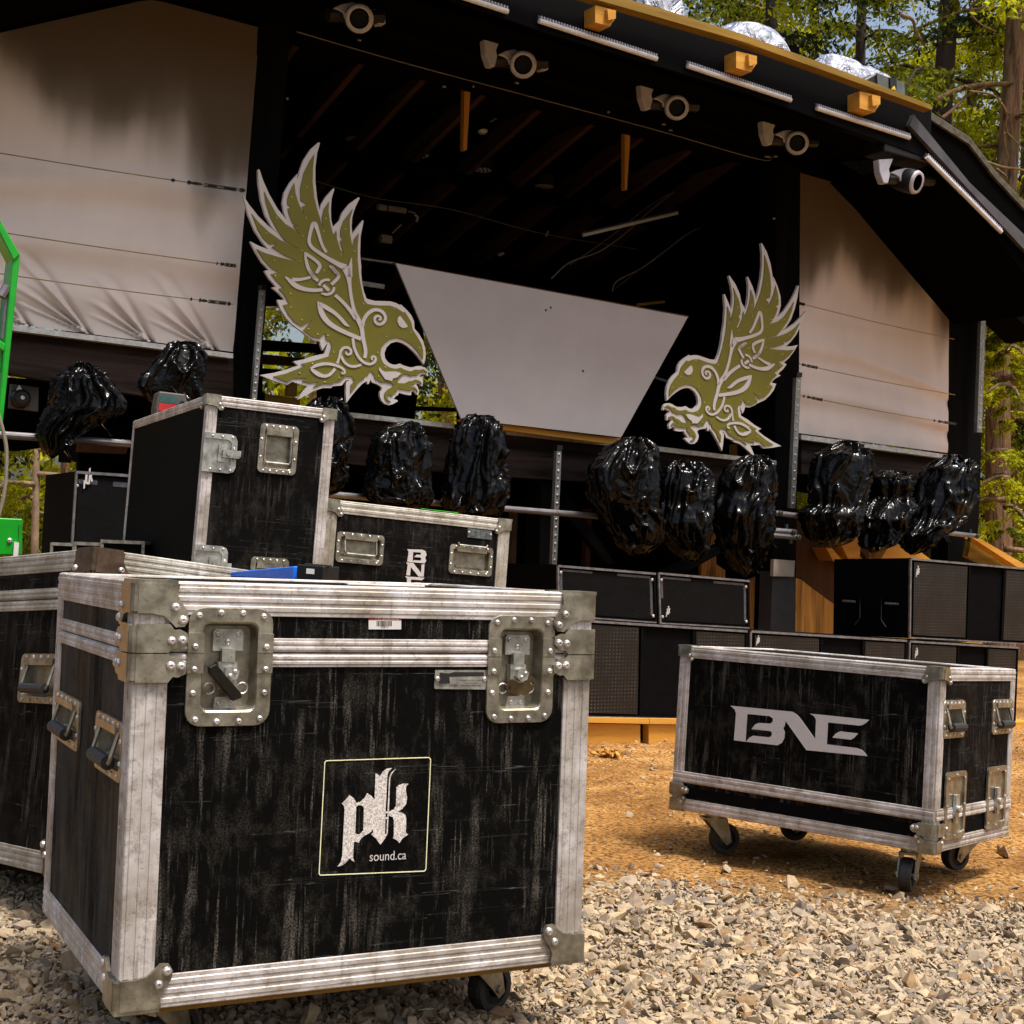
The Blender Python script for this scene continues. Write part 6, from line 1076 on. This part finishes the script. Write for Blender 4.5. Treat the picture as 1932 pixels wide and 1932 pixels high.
m = SM(); m.dome(FS(18, 1020, GO+.05), (0, 1, 0), .012, .008); m.build('bolt', M['rivet'], r)
m = SM(); m.tube(spline([FS(*p, GO+.04) for p in ((-4, 780), (6, 815), (12, 850), (11, 900), (6, 940), (-6, 985))]), .008, 7); m.build('hose', M['cable'], r)
m = SM(); m.tube([FS(2, 560, GO-.02), FS(14, 540, GO-.02)], .02, 8); m.tube([FS(15, 540, GO-.03), FS(6, 640, GO-.03)], .012, 8); m.build('cylinder', M['pipe'], r)
# ---------------- trees ----------------
t = NT('bark'); co = t.coord((1, 1, .12)); f = t.noise(22, co, det=8, rough=.7, dist=.8); g = t.noise(3, det=4)
c_ = t.mix(t.ramp(f, [(.35, 0), (.65, 1)]), (.035, .015, .006), (.34, .19, .10)); t.set(Base_Color=t.mix(t.ramp(g, [(.5, 0), (.75, .5)]), c_, (.10, .11, .02)), Roughness=.9); t.bump(f, 1, .04); M['bark'] = t.m
t = NT('dark_bark'); f = t.noise(22, t.coord((1, 1, .12)), det=8, rough=.7, dist=.8); t.set(Base_Color=t.mix(t.ramp(f, [(.35, 0), (.7, 1)]), (.008, .004, .003), (.06, .035, .022)), Roughness=.9); t.bump(f, 1, .04); M['bark_d'] = t.m
M['bark_p'] = flat('pale_bark', (.42, .30, .20), .8, var=.4, sc=9); M['twig'] = flat('dry_twig', (.26, .17, .08), .8, var=.4)
def leafm(name, a, b, tr=.5):
    t = NT(name); f = t.noise(2.2, det=3); g = t.noise(25, det=2); c_ = t.mix(t.ramp(f, [(.35, 0), (.65, 1)]), a, b); c_ = t.mix(t.ramp(g, [(.4, 0), (.7, .6)]), c_, tuple(x*.4 for x in a))
    t.set(Base_Color=c_, Roughness=.6); t.b.inputs['Specular IOR Level'].default_value = .2
    tl = t.n('ShaderNodeBsdfTranslucent'); t.t.links.new(c_, tl.inputs[0]); mx = t.n('ShaderNodeMixShader'); mx.inputs[0].default_value = tr; out = t.t.nodes['Material Output']
    t.t.links.new(t.b.outputs[0], mx.inputs[1]); t.t.links.new(tl.outputs[0], mx.inputs[2]); t.t.links.new(mx.outputs[0], out.inputs[0]); return t.m
LV = [leafm('bright_cedar_leaf', (.30, .33, .006), (.62, .60, .015), .6), leafm('mid_fir_leaf', (.10, .13, .008), (.30, .32, .014), .6), leafm('dark_fir_leaf', (.008, .018, .006), (.035, .055, .012), .3)]
def crown_mesh(name, seed, z0, z1, rmax, nb, per, leaf, mats=(.4, .4, .2), droop=.5, r0=.2):
    rg = np.random.default_rng(seed); P = []; MI = []; TW = []
    for i in range(nb):
        h = rg.uniform(0, 1); z = z0+(z1-z0)*h; L = rmax*(1-.75*h)*rg.uniform(.55, 1.1); az = rg.uniform(0, 2*math.pi); k = int(per*L/rmax)+20
        s_ = rg.uniform(.12, 1, k)**.8; d = np.array([math.cos(az), math.sin(az), 0]); sd_ = np.array([-d[1], d[0], 0])
        c_ = d*(s_[:, None]*L)+np.array([0, 0, 1])*(z+.15*L*s_-droop*L*s_**2)[:, None]
        c_ = c_+sd_*(rg.normal(0, .16, k)*L*s_*.8)[:, None]+np.array([0, 0, -1])*np.abs(rg.normal(0, .10, k)*L*.8)[:, None]; P.append(c_)
        MI.append(np.full(k, rg.choice(3, p=mats))); TW.append((d, L, z))
    C_ = np.concatenate(P); mi = np.concatenate(MI); n = len(C_)
    mi = np.where(rg.uniform(size=n) < .15, rg.choice(3, n), mi)
    a = rg.normal(size=(n, 3)); a[:, 2] = -abs(a[:, 2])*.8-.2; a /= np.linalg.norm(a, axis=1, keepdims=True); b = np.cross(a, rg.normal(size=(n, 3))); b /= np.linalg.norm(b, axis=1, keepdims=True)
    l = leaf*rg.uniform(.6, 1.6, n)[:, None]; w_ = l*rg.uniform(.16, .28, n)[:, None]
    V = np.stack([C_, C_+a*l*.5+b*w_, C_+a*l, C_+a*l*.5-b*w_], 1).reshape(-1, 3); return V, np.arange(4*n).reshape(-1, 4), mi, TW
CR = {}
def tree(u, dep, w_px, height, label, seed, bark='bark_d', z0=2.5, rmax=2.2, nb=70, per=170, leaf=.13, mats=(.35, .45, .2), lean=0., low=False, name='conifer_tree', bright=None, base_off=0.):
    b = ground_pt_at(u, dep); r0 = w_px*dep/FPX/2; root = thing(name, label, 'tree', WORLD, tuple(b), 'trees behind and beside the stage')
    m = MB(); rg = random.Random(seed); n = 22; K = 30; vs = []
    for j in range(K+1):
        t_ = j/K; z = height*t_
        for i in range(n): q_ = 2*math.pi*i/n; rr = r0*(1.12-.75*t_+.25*max(0, .06-t_)/.06)*(1+.10*noise.noise(Vector((math.cos(q_)*2.5, math.sin(q_)*2.5, z*.5+seed)))); vs.append((b[0]+rr*math.cos(q_)+lean*z+.05*math.sin(z*.8+seed), b[1]+rr*math.sin(q_), z))
    m.add(vs, [(j*n+i, j*n+(i+1) % n, (j+1)*n+(i+1) % n, (j+1)*n+i) for j in range(K) for i in range(n)])
    V, F_, mi, TW = crown_mesh('crown', seed, z0, height*.98, rmax, nb, int(per*4.2), leaf*.52, mats)
    V = V+np.array([0, 0, 0]); V[:, 0] += lean*V[:, 2]
    o = fast_mesh('crown', V, F_, LV, mi); o.parent = root
    for d, L, z in TW[::2]: m.tube([(b[0]+lean*z+d[0]*L*s_, b[1]+d[1]*L*s_, z+.15*L*s_-.5*L*s_*s_) for s_ in (0, .35, .7, 1)], [.03, .022, .014, .005], 5)
    m.build('trunk', M[bark], root, smooth=True); return root
def ground_pt_at(u, dep): d = ray(u, 1068); return np.array([d[0]/d[1]*dep, dep, 0.])
tree(1757, 15., 46, 15, 'dark straight trunk rising right behind the end of the yellow drip board', 1, 'bark_d', 5.5, 2.4, 60, 150, .13, (.5, .4, .1), lean=.0)
tree(1882, 14., 46, 15, 'dark trunk near the right edge of the picture with moss and dead twigs', 2, 'bark', 2.4, 2.2, 95, 150, .12, (.5, .35, .15), lean=.0)
tree(1914, 16.5, 36, 14, 'slimmer lighter trunk beside the mossy one at the right edge', 3, 'bark', 1.6, 2.0, 80, 150, .12, (.55, .35, .1))
tree(1427, 17., 32, 14, 'trunk behind the plastic wraps at the top, second from the picture top right', 4, 'bark_d', 5.0, 2.8, 70, 130, .13, (.2, .4, .4))
tree(820, 17., 30, 13, 'lit trunk seen through the stage just left of the grey panel', 5, 'bark', 2.6, 2.2, 80, 150, .13, (.5, .4, .1))
tree(575, 17.5, 28, 13, 'trunk seen through the stage under the wing of the larger bird', 6, 'bark_p', 3.2, 2.2, 70, 140, .13, (.5, .4, .1))
tree(1335, 19., 30, 15, 'tree seen between the grey panel and the smaller bird', 7, 'bark', 2.2, 2.6, 90, 150, .13, (.4, .4, .2))
tree(57, 13., 13, 11, 'thin pale trunk seen under the stage at the left', 8, 'bark_p', .9, 1.5, 60, 140, .11, (.85, .1, .05))
tree(120, 15., 16, 12, 'bushy young tree seen under the stage beside the thin pale trunk', 9, 'bark', .3, 1.9, 80, 160, .12, (.9, .08, .02))
tree(1600, 20., 26, 16, 'tall green tree behind the roof, between the last two plastic wraps', 10, 'bark_d', 3.0, 3.0, 100, 150, .14, (.45, .4, .15))
tree(1815, 21., 26, 17, 'bright green tree between the two dark trunks at the right', 11, 'bark_d', 1.5, 3.0, 110, 150, .14, (.75, .2, .05))
tree(1975, 18., 34, 16, 'dense green tree just beyond the right edge of the picture', 12, 'bark_d', 1.0, 3.0, 100, 150, .13, (.5, .35, .15))
tree(1500, 23., 30, 17, 'dark tree far behind the middle of the roof', 13, 'bark_d', 3.0, 3.0, 90, 140, .15, (.15, .45, .4))
tree(1340, 22., 26, 16, 'mossy green tree far behind the leftmost plastic wrap', 14, 'bark_d', 3.0, 3.0, 90, 140, .15, (.4, .4, .2))
tree(1895, 11.5, 2, 4.2, 'low bright sapling before the mossy trunk at the right edge', 15, 'bark', .5, .55, 60, 90, .07, (.8, .2, 0), name='sapling')
# bare twisted branches at the upper right
r = thing('dead_branch', 'bare mossy branch with grey twigs reaching across the upper right corner', 'branch', WORLD, tuple(at_depth(1760, 200, 13.8)))
BR = lambda pts, r0, r1, dep=13.6: (lambda P: MB().tube(P, list(np.linspace(r0, r1, len(P))), 6))(spline([at_depth(u, v, dep+.1*i) for i, (u, v) in enumerate(pts)], 5))
for nm, pts, a, b in (('limb', [(1765, 190), (1800, 172), (1850, 160), (1900, 158), (1960, 150)], .035, .02), ('limb', [(1775, 225), (1800, 205), (1825, 180), (1860, 165)], .02, .012), ('twig', [(1830, 172), (1870, 178), (1890, 195), (1905, 215), (1932, 240)], .012, .006), ('twig', [(1890, 195), (1900, 215), (1897, 235), (1900, 250), (1885, 265), (1880, 290), (1875, 310)], .012, .007), ('twig', [(1895, 250), (1896, 275), (1905, 305), (1910, 320)], .009, .004), ('twig', [(1900, 250), (1920, 270), (1940, 290)], .008, .004), ('twig', [(1860, 305), (1890, 315), (1915, 318), (1950, 325)], .016, .01), ('twig', [(1880, 318), (1900, 335), (1890, 350), (1885, 362)], .01, .006), ('twig', [(1840, 0), (1830, 22), (1850, 45), (1880, 60)], .012, .006), ('twig', [(1700, 28), (1722, 38), (1728, 60), (1745, 85)], .02, .012)): BR(pts, a, b).build(nm, M['twig'] if nm == 'twig' else M['bark'], r, smooth=True)
# litter on the ground
rg = np.random.default_rng(12); n = 420; x = rg.uniform(-1.5, 3.2, n); y = rg.uniform(2.3, 7.2, n); an = rg.uniform(0, 6.28, n); l = rg.uniform(.008, .035, n); w_ = l*rg.choice([.06, .35], n, p=[.6, .4]); z = rg.uniform(.004, .013, n); dx, dy = np.cos(an), np.sin(an)
P = np.stack([x, y, z], 1); D1_ = np.stack([dx*l, dy*l, rg.uniform(-.004, .006, n)], 1); D2_ = np.stack([-dy*w_, dx*w_, rg.uniform(-.002, .004, n)], 1); V = np.stack([P, P+D1_*.5+D2_, P+D1_, P+D1_*.5-D2_], 1).reshape(-1, 3)
o = fast_mesh('fallen_litter', V, np.arange(4*n).reshape(-1, 4), [flat('dry_leaf', (.38, .16, .03), .8), flat('dry_needle', (.20, .12, .05), .8), flat('bleached_chip', (.55, .45, .30), .8)], rg.choice(3, n, p=[.4, .4, .2])); tag(o, 'dry needles, leaf scraps and wood chips strewn over the ground', 'litter', kind='stuff')
# the far wood: reads as one mass
rg = np.random.default_rng(5); n = 60000; C_ = np.stack([rg.uniform(-16, 26, n), rg.uniform(24, 30, n), rg.uniform(0, 1, n)**1.2*11], 1)
cl = np.array([noise.noise(Vector((x*.5, y*.5, z*.5))) for x, y, z in C_]); C_ = C_[cl > -.3+.35*np.clip((C_[:, 2]-2)/5, 0, 1.6)]; n = len(C_)
a = rg.normal(size=(n, 3)); a /= np.linalg.norm(a, axis=1, keepdims=True); b = np.cross(a, rg.normal(size=(n, 3))); b /= np.linalg.norm(b, axis=1, keepdims=True); l = rg.uniform(.15, .42, n)[:, None]
V = np.stack([C_, C_+a*l*.5+b*l*.3, C_+a*l, C_+a*l*.5-b*l*.3], 1).reshape(-1, 3); o = fast_mesh('far_wood', V, np.arange(4*n).reshape(-1, 4), LV, rg.choice(3, n, p=[.45, .35, .2])); tag(o, 'green wood filling the distance behind the stage', 'wood', kind='stuff')
for o in bpy.data.objects:
    if o.get('label') and len(o['label'].split()) > 16: print('LONG', len(o['label'].split()), o['label'])
for o in ROOTS:
    if '_inv' in o: del o['_inv']
